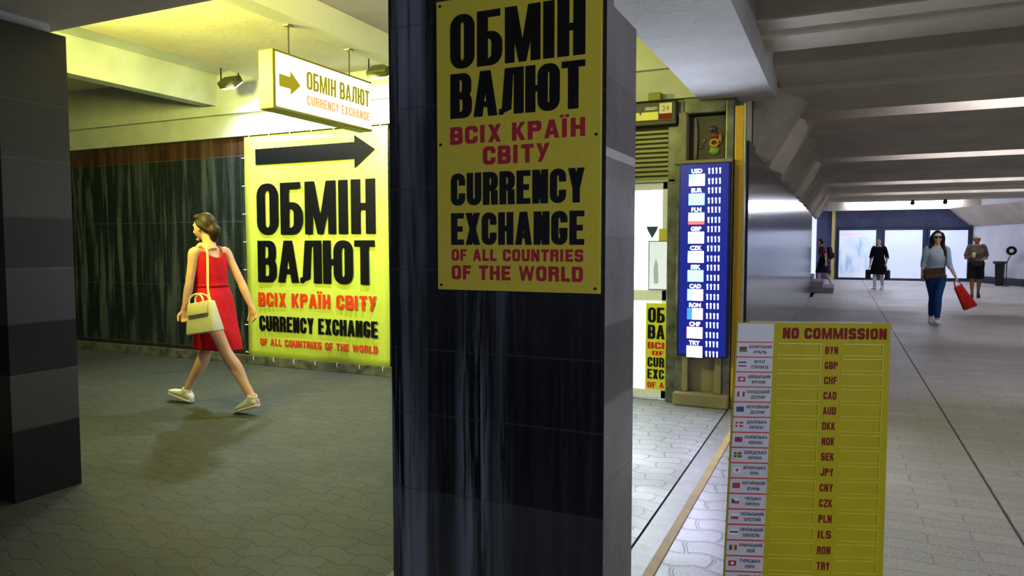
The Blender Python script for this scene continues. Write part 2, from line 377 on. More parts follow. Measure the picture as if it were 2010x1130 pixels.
def glyph(ch, w, h, tv, th):
    ch = LAT.get(ch, ch); r = min(w * .45, h * .24); m = h * .5; b = th / 2
    full = (0, 0, w, h); st = rect(0, 0, tv, h)
    if ch in 'O0': return ring(full, tv, th, r)
    if ch == 'C': return rr(full, tv, th, [('R', h * .62), 'TR', 'TL', 'BL', 'BR', ('R', h * .38)], r)
    if ch == 'G': return rr(full, tv, th, [('R', h * .66), 'TR', 'TL', 'BL', 'BR', ('R', h * .5)], r) + [rect(w * .5, h * .5 - th, w, h * .5)]
    if ch == 'D': return ring(full, tv, th, r, ('TL', 'BL'))
    if ch == 'B': return ring((0, m - b, w * .97, h), tv, th, min(r, h * .2), ('TL', 'BL')) + ring((0, 0, w, m + b), tv, th, min(r, h * .2), ('TL', 'BL'))
    if ch == 'Б': return ring((0, 0, w, h * .62), tv, th, min(r, h * .24), ('TL', 'BL')) + [st, rect(0, h - th, w * .92, h)]
    if ch in 'PR':
        g = ring((0, h * .42, w, h), tv, th, min(r, h * .22), ('TL', 'BL')) + [st]
        if ch == 'R': g.append([(w - tv, 0), (w, 0), (w * .98, h * .45), (w * .98 - tv, h * .45)])
        return g
    if ch == 'I': return [st]
    if ch == 'Ї': return [st, rect(-tv * .45, h * 1.07, tv * .32, h * 1.22), rect(tv * .68, h * 1.07, tv * 1.45, h * 1.22)]
    if ch == 'H': return [st, rect(w - tv, 0, w, h), rect(tv * .9, m - b, w - tv * .9, m + b)]
    if ch == 'M':
        t2 = tv * .86; return [rect(0, 0, t2, h), rect(w - t2, 0, w, h), [(t2 * .2, h), (t2 * 1.25, h), (w / 2 + tv * .33, 0), (w / 2 - tv * .33, 0)], [(w - t2 * 1.25, h), (w - t2 * .2, h), (w / 2 + tv * .33, 0), (w / 2 - tv * .33, 0)]]
    if ch == 'W':
        t = tv * .75; c = w / 2; return [[(0, h), (t, h), (w * .25 + t * .6, 0), (w * .25 - t * .45, 0)], [(c - t * .5, h), (c + t * .5, h), (w * .25 + t * .6, 0), (w * .25 - t * .45, 0)], [(c - t * .5, h), (c + t * .5, h), (w * .75 + t * .45, 0), (w * .75 - t * .6, 0)], [(w - t, h), (w, h), (w * .75 + t * .45, 0), (w * .75 - t * .6, 0)]]
    if ch == 'A': return [[(0, 0), (tv * .95, 0), (w / 2 + tv * .3, h), (w / 2 - tv * .55, h)], [(w - tv * .95, 0), (w, 0), (w / 2 + tv * .55, h), (w / 2 - tv * .3, h)], rect(w * .24, h * .2, w * .76, h * .2 + th * .9)]
    if ch == 'Л': return [rect(w - tv, 0, w, h), rect(w * .24, h - th, w, h), [(w * .24, h), (w * .24 + tv * .88, h), (w * .18 + tv * .82, h * .1), (w * .10, h * .02)], [(0, 0), (w * .16, 0), (w * .26, th * .6), (w * .2, th), (0, th * .9)]]
    if ch == 'Ю': return [st, rect(tv * .8, m - b, w * .48, m + b)] + ring((w * .36, 0, w, h), tv, th, min(w * .28, h * .24))
    if ch == 'T': return [rect(0, h - th, w, h), rect(w / 2 - tv / 2, 0, w / 2 + tv / 2, h)]
    if ch == 'X': return [[(0, 0), (tv, 0), (w, h), (w - tv, h)], [(w - tv, 0), (w, 0), (tv, h), (0, h)]]
    if ch == 'K': return [st, [(tv * .7, m), (tv * .9, m - th), (w, h), (w - tv * 1.02, h)], [(w - tv * 1.02, 0), (w, 0), (w * .5 + tv * .3, m + th * .4), (w * .5 - tv * .4, m - th * .3)]]
    if ch == 'У': return [[(w - tv, h), (w, h), (w * .42, 0), (w * .12, 0)], [(0, h), (tv, h), (w * .62, h * .34), (w * .42, h * .24)]]
    if ch == 'Y': return [[(0, h), (tv, h), (w / 2 + tv * .45, h * .36), (w / 2 - tv * .5, h * .4)], [(w - tv, h), (w, h), (w / 2 + tv * .5, h * .4), (w / 2 - tv * .45, h * .36)], rect(w / 2 - tv / 2, 0, w / 2 + tv / 2, h * .46)]
    if ch == 'U': return [q for q in rr(full, tv, th, [('L', h), 'BL', 'BR', ('R', h)], r)]
    if ch == 'J': return [q for q in rr(full, tv, th, [('L', h * .34), 'BL', 'BR', ('R', h)], r)]
    if ch == 'E': return [st, rect(0, h - th, w, h), rect(0, 0, w, th), rect(0, m - b, w * .9, m + b)]
    if ch == 'F': return [st, rect(0, h - th, w, h), rect(0, m - b, w * .88, m + b)]
    if ch == 'L': return [st, rect(0, 0, w, th)]
    if ch == 'N': return [st, rect(w - tv, 0, w, h), [(tv * .1, h), (tv * 1.05, h), (w - tv * .1, 0), (w - tv * 1.05, 0)]]
    if ch == 'Z': return [rect(0, 0, w, th), rect(0, h - th, w, h), [(0, th * .8), (tv * 1.15, th * .8), (w, h - th * .8), (w - tv * 1.15, h - th * .8)]]
    if ch == 'S':
        rs = min(r, h * .22)
        return rr((0, m - b, w, h), tv, th, [('R', h * .7), 'TR', 'TL', 'BL', ('B', w * .55)], rs) + [q for q in rr((0, 0, w, m + b), tv, th, [('L', h * .3), 'BL', 'BR', 'TR_'[:2], ('T', w * .45)], rs)]
    if ch == '1': return [rect(w - tv, 0, w, h), [(0, h * .7), (w - tv * .5, h * .82), (w - tv * .5, h), (w - tv, h)]]
    return [st]
def lettering(bm, s, u0, u1, v0, v1, fn, depth=.002, stroke=.38, hstroke=None, gap=.13, mi=0):
    """block text filling u0..u1 x v0..v1"""
    total = sum(WID.get(c, 1.) for c in s) + gap * (len(s) - 1); k = (u1 - u0) / total; h = v1 - v0; u = u0
    th = (hstroke or .15) * h; tv = stroke * k
    for c in s:
        wd = WID.get(c, 1.) * k
        if c != ' ':
            for i_, poly in enumerate(glyph(c, wd, h, min(tv, wd * .98), th)): prism(bm, [(u + a, v0 + b) for a, b in poly], fn, depth + i_ * 2.5e-5, mi)
        u += wd + gap * k
def small_text(bm, s, cu, cv, height, maxw, fn, depth=.001, bold=.02, mi=0):
    """small text from the built-in outline font, centred on cu, cv"""
    c = bpy.data.curves.new('t', 'FONT'); c.body = s; c.size = 1; c.offset = bold; c.resolution_u = 2; c.fill_mode = 'FRONT'
    o = bpy.data.objects.new('t', c); COL.objects.link(o); dg = bpy.context.evaluated_depsgraph_get()
    me = bpy.data.meshes.new_from_object(o.evaluated_get(dg)); bpy.data.objects.remove(o); bpy.data.curves.remove(c)
    if not me.vertices: return
    xs = [v.co.x for v in me.vertices]; w_ = max(xs) - min(xs); k = height / .73; kx = min(k, maxw / w_)
    vs = [bm.verts.new(fn(cu + (v.co.x - (max(xs) + min(xs)) / 2) * kx, cv + (v.co.y - .365) * k, depth)) for v in me.vertices]
    for p in me.polygons:
        try: bm.faces.new([vs[i] for i in p.vertices]).material_index = mi
        except ValueError: pass
    bpy.data.meshes.remove(me)
def disc(bm, fn, cu, cv, r, depth, n=14, mi=0): prism(bm, [(cu + r * math.cos(2 * math.pi * i / n), cv + r * math.sin(2 * math.pi * i / n)) for i in range(n)], fn, depth, mi)
def facing_cam(y): return lambda u, v, d: (u, y - d, v)          # plane facing -Y

# ------------------------------------------------------------------ shell
bm = BM(); box(bm, -16, -1.75, -5, 9.5, -.1, 0); struct(mesh_obj('floor', bm, M_FLOOR_L))
M_FLOOR_K = mat_floor('kiosk_lit_pavers', (140, 142, 146), (120, 122, 126), (50, 50, 54), .23, .125, .035, (.35, .6), .006, 0, .018, (96, 96, 94))  # paler copy of the bay pavers, kiosk glow painted into the colour
struct(boxo('floor_kiosk', M_FLOOR_K, -1.75, -.87, -5, 9.5, -.1, 0))
struct(boxo('floor_corridor', M_FLOOR_R, -.05, 12, -5, 40, -.1, 0))
struct(boxo('floor_cobbles', M_COBBLE, -.70, -.05, -5, 6.47, -.1, 0))
struct(boxo('floor_corridor_edge', M_FLOOR_R, -.80, -.05, 6.47, 40, -.1, 0))
struct(boxo('trim_1', M_STRIP, -.855, -.745, -5, 6.40, -.1, .004))
struct(boxo('trim_2', M_YLINE, -.745, -.70, -5, 6.47, -.1, .005))
struct(boxo('trim_3', M_BLACK, -.87, -.855, -5, 6.40, -.1, -.012))
struct(boxo('trim_4', flat('joint_grout', (88, 84, 84), .7), .82, .832, -5, 33.4, -.002, .0015))
struct(boxo('floor_stairwell', M_FLOOR_R, -6, -.70, 21.55, 33.7, -.1, 0))
# dark wall with the banner, up to the kiosk
struct(boxo('wall_banner', M_WALL, -16, -1.80, 6.47, 6.75, 0, 2.72))
struct(boxo('baseboard_banner', M_DKSTONE, -16, -1.98, 6.42, 6.47, 0, .11, bevel=.006))
struct(boxo('beam_wall', M_WBEAM, -16, -.55, 6.40, 6.8, 2.72, 3.6))
struct(boxo('trim_5', M_WBEAM, -16, -1.2, 6.34, 6.40, 2.98, 3.06))
struct(boxo('wall_side', M_WALL, -16.2, -16, -5, 7, 0, 3.6))
# pillars
def pillar(name, x0, x1, mats, ztop, zside):
    bm = BM()
    box(bm, x0, x1, 2.36, 2.44, 0, ztop, mi=0)
    box(bm, x0 + .0, x1, 2.44, 2.74, 0, zside, mi=1)
    box(bm, x0 + .06, x1 - .08, 2.40, 2.70, zside, 2.72, mi=2)
    return struct(mesh_obj(name, bm, mats))
pm = pillar('pillar_main', -1.615, -.735, [M_STAIN, M_PSIDE, M_BEAM], 2.70, 2.25)
for p in pm.data.polygons:                                                   # the near slab's edge belongs to the side cladding
    if p.material_index == 0 and p.normal.x > .9: p.material_index = 1
pillar('pillar_left', -4.99, -4.107, [M_PLEFT, M_PLEFT, M_BEAM], 2.63, 2.63)
# beams
struct(boxo('beam_cross', M_CEIL, -16, -1.15, 2.30, 2.80, 2.70, 3.6))
struct(boxo('beam_long', M_BEAM, -1.15, -.55, -5, 6.41, 2.69, 3.6))
# ribbed ceiling of the banner bay
struct(boxo('ceiling', M_BAY, -16, -1.15, 2.8, 6.40, 3.5, 3.6))
for i, X in enumerate((-3.80, -6.95, -10.1, -13.25)):
    bm = BM(); prism(bm, [(X - .09, 3.1), (X + .09, 3.1), (X + .12, 3.46), (X + .34, 3.505), (X - .34, 3.505), (X - .12, 3.46)], lambda u, v, d: (u, 2.8 + d, v), 3.6)
    struct(mesh_obj('beam_rib_%d' % (i + 1), bm, M_BAY if i == 0 else M_WBEAM))
struct(boxo('ceiling_front', M_CEIL, -16, -1.15, -5, 2.3, 2.95, 3.1))
# corridor ceiling: planks with lamp recesses between them
recess = [(4.55, 5.05), (5.88, 6.36), (8.66, 9.24), (13.25, 14.0), (18.55, 19.5), (22.3, 23.4), (26.6, 33.0)]
ys = [-5] + [v for g in recess for v in g] + [40]
bm = BM()
for a, b in zip(ys[0::2], ys[1::2]):
    m = (a + b) / 2; pr = [(a, 2.9), (a + (b - a) * .42, 2.93), (a + (b - a) * .46, 2.89), (b, 2.9), (b, 3.3), (a, 3.3)]
    prism(bm, pr, lambda u, v, d: (-.56 + d, u, v), 12.5)
struct(mesh_obj('ceiling_corridor', bm, M_CEIL))
struct(boxo('ceiling_slab', M_CEIL, -6, 12, -5, 40, 3.3, 3.4))
# corridor's stone wall with the folded haunch above
struct(boxo('wall_corridor', M_CWALL, -1.0, -.765, 6.72, 21.6, 0, 2.36))
struct(boxo('wall_corridor_upper', M_BAY, -1.0, -.80, 6.8, 21.6, 2.36, 3.3))
bm = BM(); Y0 = 7.2; per = 1.55; bot = []; top = []; n = 0
y = Y0
while y < 25:
    for f, xb, xt in ((0, -.765, -.60), (.45, -.70, -.34), (.62, -.70, -.34), (.95, -.765, -.60)):
        bot.append((xb, y + f * per, 2.32)); top.append((xt, y + f * per, 2.92))
    y += per
vb = [bm.verts.new(p) for p in bot]; vt = [bm.verts.new(p) for p in top]; vw = [bm.verts.new((-.79, p[1], 2.92)) for p in top]; vx = [bm.verts.new((-.79, p[1], 2.30)) for p in top]
for i in range(len(vb) - 1):
    bm.faces.new((vb[i], vb[i + 1], vt[i + 1], vt[i])); bm.faces.new((vt[i], vt[i + 1], vw[i + 1], vw[i])); bm.faces.new((vx[i], vx[i + 1], vb[i + 1], vb[i]))
bm.faces.new((vb[0], vt[0], vw[0], vx[0])); bm.faces.new((vx[-1], vw[-1], vt[-1], vb[-1]))
struct(mesh_obj('trim_6', bm, M_CEIL))
# far end
struct(boxo('wall_end', M_EWALL, -6, 4.75, 33.5, 33.8, 0, 3.3))
struct(boxo('beam_end', M_WHITE, -6, 4.85, 33.30, 33.5, 2.93, 3.3))
struct(boxo('baseboard_end', flat('dark_red_plinth', (86, 48, 50), .5), .9, 3.2, 33.40, 33.5, 0, .10))
struct(boxo('wall_stairwell', flat('pale_blue_tiles', (150, 160, 190), .3), -6.2, -6, 21, 33.8, 0, 3.3))
struct(boxo('wall_stairwell_return', M_CWALL, -6, -.765, 21.6, 21.9, 0, 3.3))
a, b = Vector((4.72, 33.55, 0)), Vector((9.3, 21.2, 0)); d = (b - a).normalized(); nn = Vector((-d.y, d.x, 0))
bm = BM(); prism(bm, [(a.x, a.y), (b.x, b.y), (b.x + nn.x * .3, b.y + nn.y * .3), (a.x + nn.x * .3, a.y + nn.y * .3)], lambda u, v, w_: (u, v, w_), 3.3)
struct(mesh_obj('wall_right', bm, M_WHITE))
bm = BM(); prism(bm, [(a.x, a.y), (b.x, b.y), (b.x - nn.x * .05, b.y - nn.y * .05), (a.x - nn.x * .05, a.y - nn.y * .05)], lambda u, v, w_: (u, v, w_), .26)
struct(mesh_obj('baseboard_right', bm, flat('black_plinth', (18, 20, 24), .4)))
bm = BM(); A = [a - nn * .0, a - nn * .9, a]; fnh = lambda t, off, z: a + d * t - nn * off + Vector((0, 0, z))
q = [[bm.verts.new(fnh(t, 0, 2.25)), bm.verts.new(fnh(t, .12, 2.25)), bm.verts.new(fnh(t, .95, 2.92)), bm.verts.new(fnh(t, 0, 2.92))] for t in (0, 13)]
for i in range(4): bm.faces.new((q[0][i], q[0][(i + 1) % 4], q[1][(i + 1) % 4], q[1][i]))
bm.faces.new(q[0]); bm.faces.new(q[1][::-1]); struct(mesh_obj('trim_7', bm, M_CEIL))
struct(boxo('wall_far_right', M_WHITE, 12, 12.2, -5, 40, 0, 3.4))

# ------------------------------------------------------------------ corridor lamps in the recesses
M_TUBE = emit('lit_tube', (236, 238, 255), 42)
for i, (g0, g1) in enumerate(recess[2:6]):
    t = empty('ceiling_lamp', ['tube lamp in the nearest brightly lit ceiling recess', 'tube lamp in the second brightly lit ceiling recess', 'tube lamp in the third brightly lit ceiling recess', 'tube lamp in the last narrow ceiling recess before the end'][i], 'lamp', (0, 0, 0), 0, 'tube lamps in the ceiling recesses')
    bm = BM(); box(bm, 1.0, 6.0, g0 + .05, g0 + .17, 3.22, 3.3, bevel=.005); mesh_obj('housing', bm, M_WPLAS, t)
    bm = BM(); sweep(bm, [(1.05, g0 + .11, 3.19), (5.95, g0 + .11, 3.19)], .022, 10, sub=1); mesh_obj('tube', bm, M_TUBE, t)
M_TUBE2 = emit('lit_end_tube', (222, 230, 255), 100)
for i, y in enumerate((27.3, 32.8)):
    t = empty('ceiling_lamp', ['tube lamp over the bright far ceiling', 'tube lamp beside the far end wall'][i], 'lamp', (0, 0, 0), 0, 'tube lamps over the far end')
    bm = BM(); box(bm, .2, 4.2, y, y + .12, 3.22, 3.3, bevel=.005); mesh_obj('housing', bm, M_WPLAS, t)
    bm = BM(); sweep(bm, [(.25, y + .06, 3.19), (4.15, y + .06, 3.19)], .025, 10, sub=1); mesh_obj('tube', bm, M_TUBE2, t)
for i, (x, y) in enumerate(((2.05, 26.3), (2.95, 26.3), (5.35, 27.2))):
    t = empty('security_camera', ['small black dome camera under the far bright ceiling strip', 'small black dome camera further along the far ceiling strip', 'small black camera by the white right wall'][i], 'camera', (x, y, 2.9), 0, 'cameras on the far ceiling')
    bm = BM(); box(bm, -.05, .05, -.05, .05, -.06, 0.02); mesh_obj('bracket', bm, M_BLACK, t)
    bm = BM(); blob(bm, (0, 0, -.09), (.07, .07, .07)); mesh_obj('dome', bm, M_BLACK, t, True)

# ------------------------------------------------------------------ poster on the main pillar
def poster():
    t = empty('poster', 'yellow currency exchange poster screwed to the dark front pillar', 'poster', (0, 0, 0))
    bm = BM(); box(bm, -1.392, -.748, 2.346, 2.358, 1.256, 2.326, bevel=.002); mesh_obj('panel', bm, M_YPANEL, t)
    f = facing_cam(2.346)
    def L(s, z0, z1, **k):
        bm = BM(); lettering(bm, s, -1.332, -.806, z0, z1, f, .0012, **k); o = mesh_obj('lettering', bm, M_BLKPRINT, t); o['label'] = 'black words ' + s
    L('ОБМІН', 2.072, 2.268, stroke=.43, hstroke=.13, gap=.10); L('ВАЛЮТ', 1.892, 2.055, stroke=.43, hstroke=.14, gap=.07)
    L('CURRENCY', 1.571, 1.690, stroke=.44, hstroke=.17, gap=.12); L('EXCHANGE', 1.425, 1.543, stroke=.44, hstroke=.17, gap=.12)
    def R(s, u0, u1, z0, z1, st=.34):
        bm = BM(); lettering(bm, s, u0, u1, z0, z1, f, .0012, stroke=st, hstroke=.22, gap=.2); o = mesh_obj('lettering', bm, flat('faded_red_print', (176, 44, 62), .4), t); o['label'] = 'red words ' + s
    R('ВСІХ КРАЇН', -1.333, -.805, 1.797, 1.861); R('СВІТУ', -1.197, -.935, 1.717, 1.782)
    R('OF ALL COUNTRIES', -1.330, -.809, 1.366, 1.409); R('OF THE WORLD', -1.330, -.810, 1.296, 1.349)
    for x, z in ((-1.375, 2.308), (-.765, 2.308), (-1.375, 1.80), (-.765, 1.80), (-1.375, 1.274), (-.765, 1.274)):
        bm = BM(); disc(bm, f, x, z, .005, .003); mesh_obj('screw', bm, M_BLACK, t)
poster()

# ------------------------------------------------------------------ banner on the dark wall
def banner():
    t = empty('banner', 'large yellow vinyl currency exchange banner laced to the dark wall', 'banner', (0, 0, 0))
    bm = BM(); nx, nz = 24, 28; g = []
    for i in range(nx + 1):
        for j in range(nz + 1):
            x = -6.455 + 2.035 * i / nx; z = .09 + 2.62 * j / nz
            g.append(bm.verts.new((x, 6.425 - .006 * math.sin(x * 3.1) * math.sin(z * 2.3), z)))
    for i in range(nx):
        for j in range(nz): bm.faces.new((g[i * (nz + 1) + j], g[(i + 1) * (nz + 1) + j], g[(i + 1) * (nz + 1) + j + 1], g[i * (nz + 1) + j + 1]))
    o = mesh_obj('sheet', bm, M_BANNER, t, True); m = o.modifiers.new('s', 'SOLIDIFY'); m.thickness = .006; m.offset = 1
    f = facing_cam(6.412); bm = BM()
    prism(bm, [(-6.27, 2.372), (-4.845, 2.372), (-4.845, 2.555), (-6.27, 2.555)], f, .003); prism(bm, [(-4.845, 2.27), (-4.575, 2.463), (-4.845, 2.63)], f, .003)
    o = mesh_obj('arrow', bm, M_BLKPRINT, t); o['label'] = 'black arrow pointing along the wall'
    for w_, x0, x1, z0, z1, st, hs, gp, red_ in (('ОБМІН', -6.265, -4.575, 1.555, 2.15, .40, .13, .10, 0), ('ВАЛЮТ', -6.265, -4.59, 1.0, 1.485, .40, .14, .06, 0), ('CURRENCY EXCHANGE', -6.262, -4.567, .42, .60, .42, .17, .12, 0),
                                              ('ВСІХ КРАЇН СВІТУ', -6.27, -4.577, .715, .875, .36, .2, .18, 1), ('OF ALL COUNTRIES OF THE WORLD', -6.254, -4.57, .25, .33, .34, .2, .2, 1)):
        bm = BM(); lettering(bm, w_, x0, x1, z0, z1, f, .003, stroke=st, hstroke=hs, gap=gp)
        o = mesh_obj('lettering', bm, flat('orange_red_print', (222, 60, 30), .4) if red_ else M_BLKPRINT, t); o['label'] = ('red words ' if red_ else 'black words ') + w_
    spots = [(-6.455, -.05, .15 + .33 * i, 0) for i in range(8)] + [(-6.36 + .31 * i, 0, .09, -.05) for i in range(7)] + [(-6.36 + .31 * i, 0, 2.71, .04) for i in range(7)]
    for x, dx, z, dz in spots:
        bm = BM(); sweep(bm, [(x + (.02 if dx else 0), 6.408, z - (dz * .4)), (x + dx * .5, 6.405, z + dz * .5), (x + dx, 6.455, z + dz)], .005, 6, sub=2); mesh_obj('tie', bm, M_WPLAS, t)
banner()

# ------------------------------------------------------------------ hanging lightbox sign
def hanging_sign():
    t = empty('hanging_sign', 'glowing yellow currency exchange lightbox hung from the ceiling rib', 'sign', (0, 0, 0))
    bm = BM(); box(bm, -3.945, -3.80, 4.08, 5.29, 2.43, 2.865, bevel=.008); mesh_obj('housing', bm, M_OLIVE, t)
    for s, x in ((1, -3.798), (-1, -3.947)):
        f = (lambda u, v, d: (x + d, u, v)) if s > 0 else (lambda u, v, d: (x - d, 9.37 - u, v))
        bm = BM(); prism(bm, rect(4.10, 2.45, 5.27, 2.845), f, .004); mesh_obj('face', bm, emit('lit_cream_acrylic', (255, 246, 180), 2.0), t)
        f2 = (lambda u, v, d: (x + .005 + d, u, v)) if s > 0 else (lambda u, v, d: (x - .005 - d, 9.37 - u, v))
        bm = BM(); prism(bm, [(4.13, 2.60), (4.25, 2.60), (4.25, 2.555), (4.36, 2.645), (4.25, 2.735), (4.25, 2.69), (4.13, 2.69)], f2, .001)
        lettering(bm, 'ОБМІН ВАЛЮТ', 4.43, 5.24, 2.635, 2.775, f2, .001, stroke=.36, hstroke=.14)
        o = mesh_obj('lettering', bm, emit('lit_olive_print', (150, 138, 24), .5), t); o['label'] = 'olive arrow and lettering'
        bm = BM(); lettering(bm, 'CURRENCY EXCHANGE', 4.43, 5.24, 2.515, 2.59, f2, .001, stroke=.38, hstroke=.18)
        o = mesh_obj('lettering', bm, emit('lit_pink_print', (236, 150, 120), .9), t); o['label'] = 'pink lettering'
    for y in (4.32, 5.06):
        bm = BM(); sweep(bm, [(-3.87, y, 2.86), (-3.87, y, 3.10)], .008, 8, sub=1); box(bm, -3.90, -3.84, y - .03, y + .03, 3.09, 3.10); mesh_obj('hanger', bm, M_STEEL, t)
hanging_sign()

# ------------------------------------------------------------------ floodlights above the banner
def floodlight(label, x, z, tilt):
    t = empty('floodlight', label, 'lamp', (x, 5.98, z), 0, 'floodlights over the banner')
    bm = BM(); M = Matrix.Rotation(tilt, 4, 'X'); box(bm, -.12, .12, -.035, .045, -.075, .075, .015, M); mesh_obj('housing', bm, flat('dark_olive_metal', (70, 68, 30), .5), t)
    bm = BM(); box(bm, -.10, .10, -.004, .004, -.068, .068, 0, M @ Matrix.Translation((0, .053, 0))); mesh_obj('lens', bm, emit('lit_flood_lens', (245, 255, 250), 6), t)
    bm = BM(); sweep(bm, [(-.13, 0, 0), (-.13, 0, .16), (.13, 0, .16), (.13, 0, 0)], .009, 8, sub=1); sweep(bm, [(0, 0, .16), (0, .42, .16)], .012, 8, sub=1); mesh_obj('bracket', bm, M_BLACK, t)
floodlight('dark floodlight on a bracket above the left of the banner', -6.2, 3.24, -.9)
floodlight('dark floodlight on a bracket beside the dark front pillar', -4.2, 3.16, -.9)
for lab, x in (('added yellow uplight trough unseen behind the grey cross beam', -5.0), ('added yellow uplight trough unseen behind the dark front pillar', -2.5)):
    t = empty('added_uplight', lab, 'lamp', (x, 2.80, 2.80), 0, 'added yellow bay lamps')  # unseen troughs added to carry the yellow light on the bay ceiling
    bm = BM(); box(bm, -.3, .3, 0, .16, 0, .05, .01); mesh_obj('trough', bm, M_WPLAS, t)
    bm = BM(); box(bm, -.27, .27, .03, .13, .045, .07, .01); mesh_obj('diffuser', bm, emit('lit_yellow_diffuser', (255, 236, 120), 5), t)

# ------------------------------------------------------------------ exchange kiosk at the end of the wall
bm = BM()
box(bm, -1.43, -1.29, 6.44, 6.8, 0, 2.72, .01); box(bm, -1.335, -1.265, 6.40, 6.5, .10, 2.60, .008)
box(bm, -.93, -.86, 6.42, 6.8, 0, 2.72, .01); box(bm, -1.29, -.93, 6.60, 6.8, 0, 2.72); box(bm, -1.29, -.93, 6.42, 6.6, 2.58, 2.72, .01)
struct(mesh_obj('wall_kiosk', bm, M_DKSTONE))
struct(boxo('trim_8', M_STONE, -1.34, -.86, 6.34, 6.60, 0, .12, bevel=.015))
struct(boxo('trim_9', M_STONE, -1.36, -.86, 6.36, 6.62, 2.14, 2.17, bevel=.006))
struct(boxo('trim_10', M_STONE, -1.30, -1.255, 6.38, 6.6, 2.17, 2.58, bevel=.01))
bm = BM(); box(bm, -1.28, -1.22, 6.40, 6.60, .12, .47, .01); box(bm, -.99, -.93, 6.40, 6.60, .12, .47, .01); box(bm, -1.22, -.99, 6.50, 6.6, .12, .47)
struct(mesh_obj('trim_11', bm, M_STONE))
# interior of the booth behind the glass door
bm = BM(); box(bm, -2.4, -1.0, 8.0, 8.1, 0, 2.5); box(bm, -2.5, -2.4, 6.75, 8.1, 0, 2.5); box(bm, -1.0, -.99, 6.75, 8.1, 0, 2.5); box(bm, -2.5, -.99, 6.75, 8.1, 2.5, 2.6); struct(mesh_obj('wall_booth', bm, flat('white_booth_lining', (240, 242, 246), .6)))
struct(boxo('floor_booth', M_WPLAS, -2.5, -1.0, 6.75, 8.1, -.02, .005))
def door():
    o = bpy.data.objects.new('door_1', None); COL.objects.link(o); struct(o)
    f = facing_cam(6.47); x0, x1 = -2.02, -1.43; W = flat('white_door_frame', (236, 238, 242), .35)
    bm = BM()
    for a in ((x0, x0 + .07, 6.47, 6.53, .02, 2.0), (x1 - .05, x1, 6.47, 6.53, .02, 2.0), (x0, x1, 6.47, 6.53, 1.93, 2.0), (x0, x1, 6.47, 6.53, .92, 1.02), (x0, x1, 6.47, 6.53, .02, .10)): box(bm, *a, bevel=.006)
    mesh_obj('frame', bm, W, o)
    bm = BM(); box(bm, x0 + .07, x1 - .05, 6.495, 6.505, 1.02, 1.93); mesh_obj('pane', bm, emit('lit_frosted_pane', (236, 242, 255), 2.6), o)
    bm = BM(); box(bm, x0 + .07, x1 - .05, 6.49, 6.51, .10, .92); mesh_obj('lower_panel', bm, emit('lit_lower_panel', (214, 226, 250), .9), o)
    bm = BM(); box(bm, -1.60, -1.40, 6.455, 6.465, 1.02, 1.47); box(bm, -1.59, -1.41, 6.452, 6.456, 1.03, 1.46, mi=1)
    prism(bm, [(-1.545, 1.08), (-1.505, 1.08), (-1.51, 1.25), (-1.53, 1.31), (-1.55, 1.22)], lambda u, v, w_: (u, 6.452 - w_, v), .001, 2)
    n = mesh_obj('notice', bm, [flat('grey_frame', (120, 124, 136), .4), emit('lit_paper', (216, 224, 240), .55), emit('grey_ink', (168, 172, 186), .4)], o); n['label'] = 'grey framed notice'
    bm = BM(); prism(bm, [(-1.625, 1.60), (-1.515, 1.60), (-1.53, 1.56), (-1.57, 1.49), (-1.61, 1.56)], f, .003); n = mesh_obj('emblem', bm, flat('dark_blue_ink', (48, 70, 110), .5), o)
    bm = BM(); prism(bm, rect(-1.51, 1.47, -1.44, 1.58), f, .002); n = mesh_obj('sticker', bm, M_YPANEL, o); n['label'] = 'yellow sticker'
    # half posters on the lower panel
    for u0, u1 in ((-1.62, -1.43), (-2.0, -1.765)):
        bm = BM(); prism(bm, rect(u0, .10, u1, .90), f, .003); n = mesh_obj('sticker', bm, flat('yellow_sticker', (222, 226, 50), .4), o); n['label'] = 'yellow exchange sticker'
        f2 = facing_cam(6.466); bm = BM(); b = u1 - .015
        if u0 > -1.7:
            lettering(bm, 'ОБ', u0 + .02, b, .72, .86, f2, .001, stroke=.40); lettering(bm, 'ВА', u0 + .02, b, .57, .70, f2, .001, stroke=.40)
            lettering(bm, 'CUR', u0 + .02, b, .31, .40, f2, .001, stroke=.42); lettering(bm, 'EXC', u0 + .02, b, .20, .29, f2, .001, stroke=.42)
        else:
            for k in range(7): lettering(bm, 'ОН', u0 + .02, b, .80 - .1 * k, .87 - .1 * k, f2, .001, stroke=.40)
        mesh_obj('lettering', bm, M_BLKPRINT, n)
        if u0 > -1.7:
            bm = BM(); lettering(bm, 'ВСІ', u0 + .02, b, .48, .54, f2, .001); lettering(bm, 'ОF', u0 + .06, b, .42, .46, f2, .001); lettering(bm, 'OF A', u0 + .02, b, .12, .17, f2, .001); mesh_obj('lettering', bm, M_RED, n)
door()
def shutter():
    t = empty('roller_shutter', 'olive metal roller shutter half lowered above the kiosk door', 'shutter', (0, 0, 0))
    bm = BM(); pr = []; z = 2.01; n = 0
    while z < 2.5:
        pr += [(6.485, z), (6.462, z + .010), (6.462, z + .032)]; z += .042
    pr += [(6.485, z), (6.50, z), (6.50, 2.01)]
    prism(bm, pr, lambda u, v, d: (-2.02 + d, u, v), .62); mesh_obj('slat_curtain', bm, flat('olive_metal', (118, 116, 84), .4, .5, .3), t)
    bm = BM(); box(bm, -2.02, -1.36, 6.44, 6.50, 1.995, 2.02, .004); mesh_obj('bottom_bar', bm, M_STEEL, t)
    bm = BM(); box(bm, -2.02, -1.34, 6.36, 6.49, 2.49, 2.70, .01); mesh_obj('shutter_box', bm, flat('black_metal_box', (30, 30, 26), .4), t)
shutter()
t = empty('kiosk_sign', 'small yellow and red nameplate on the black shutter box', 'sign', (0, 0, 0))
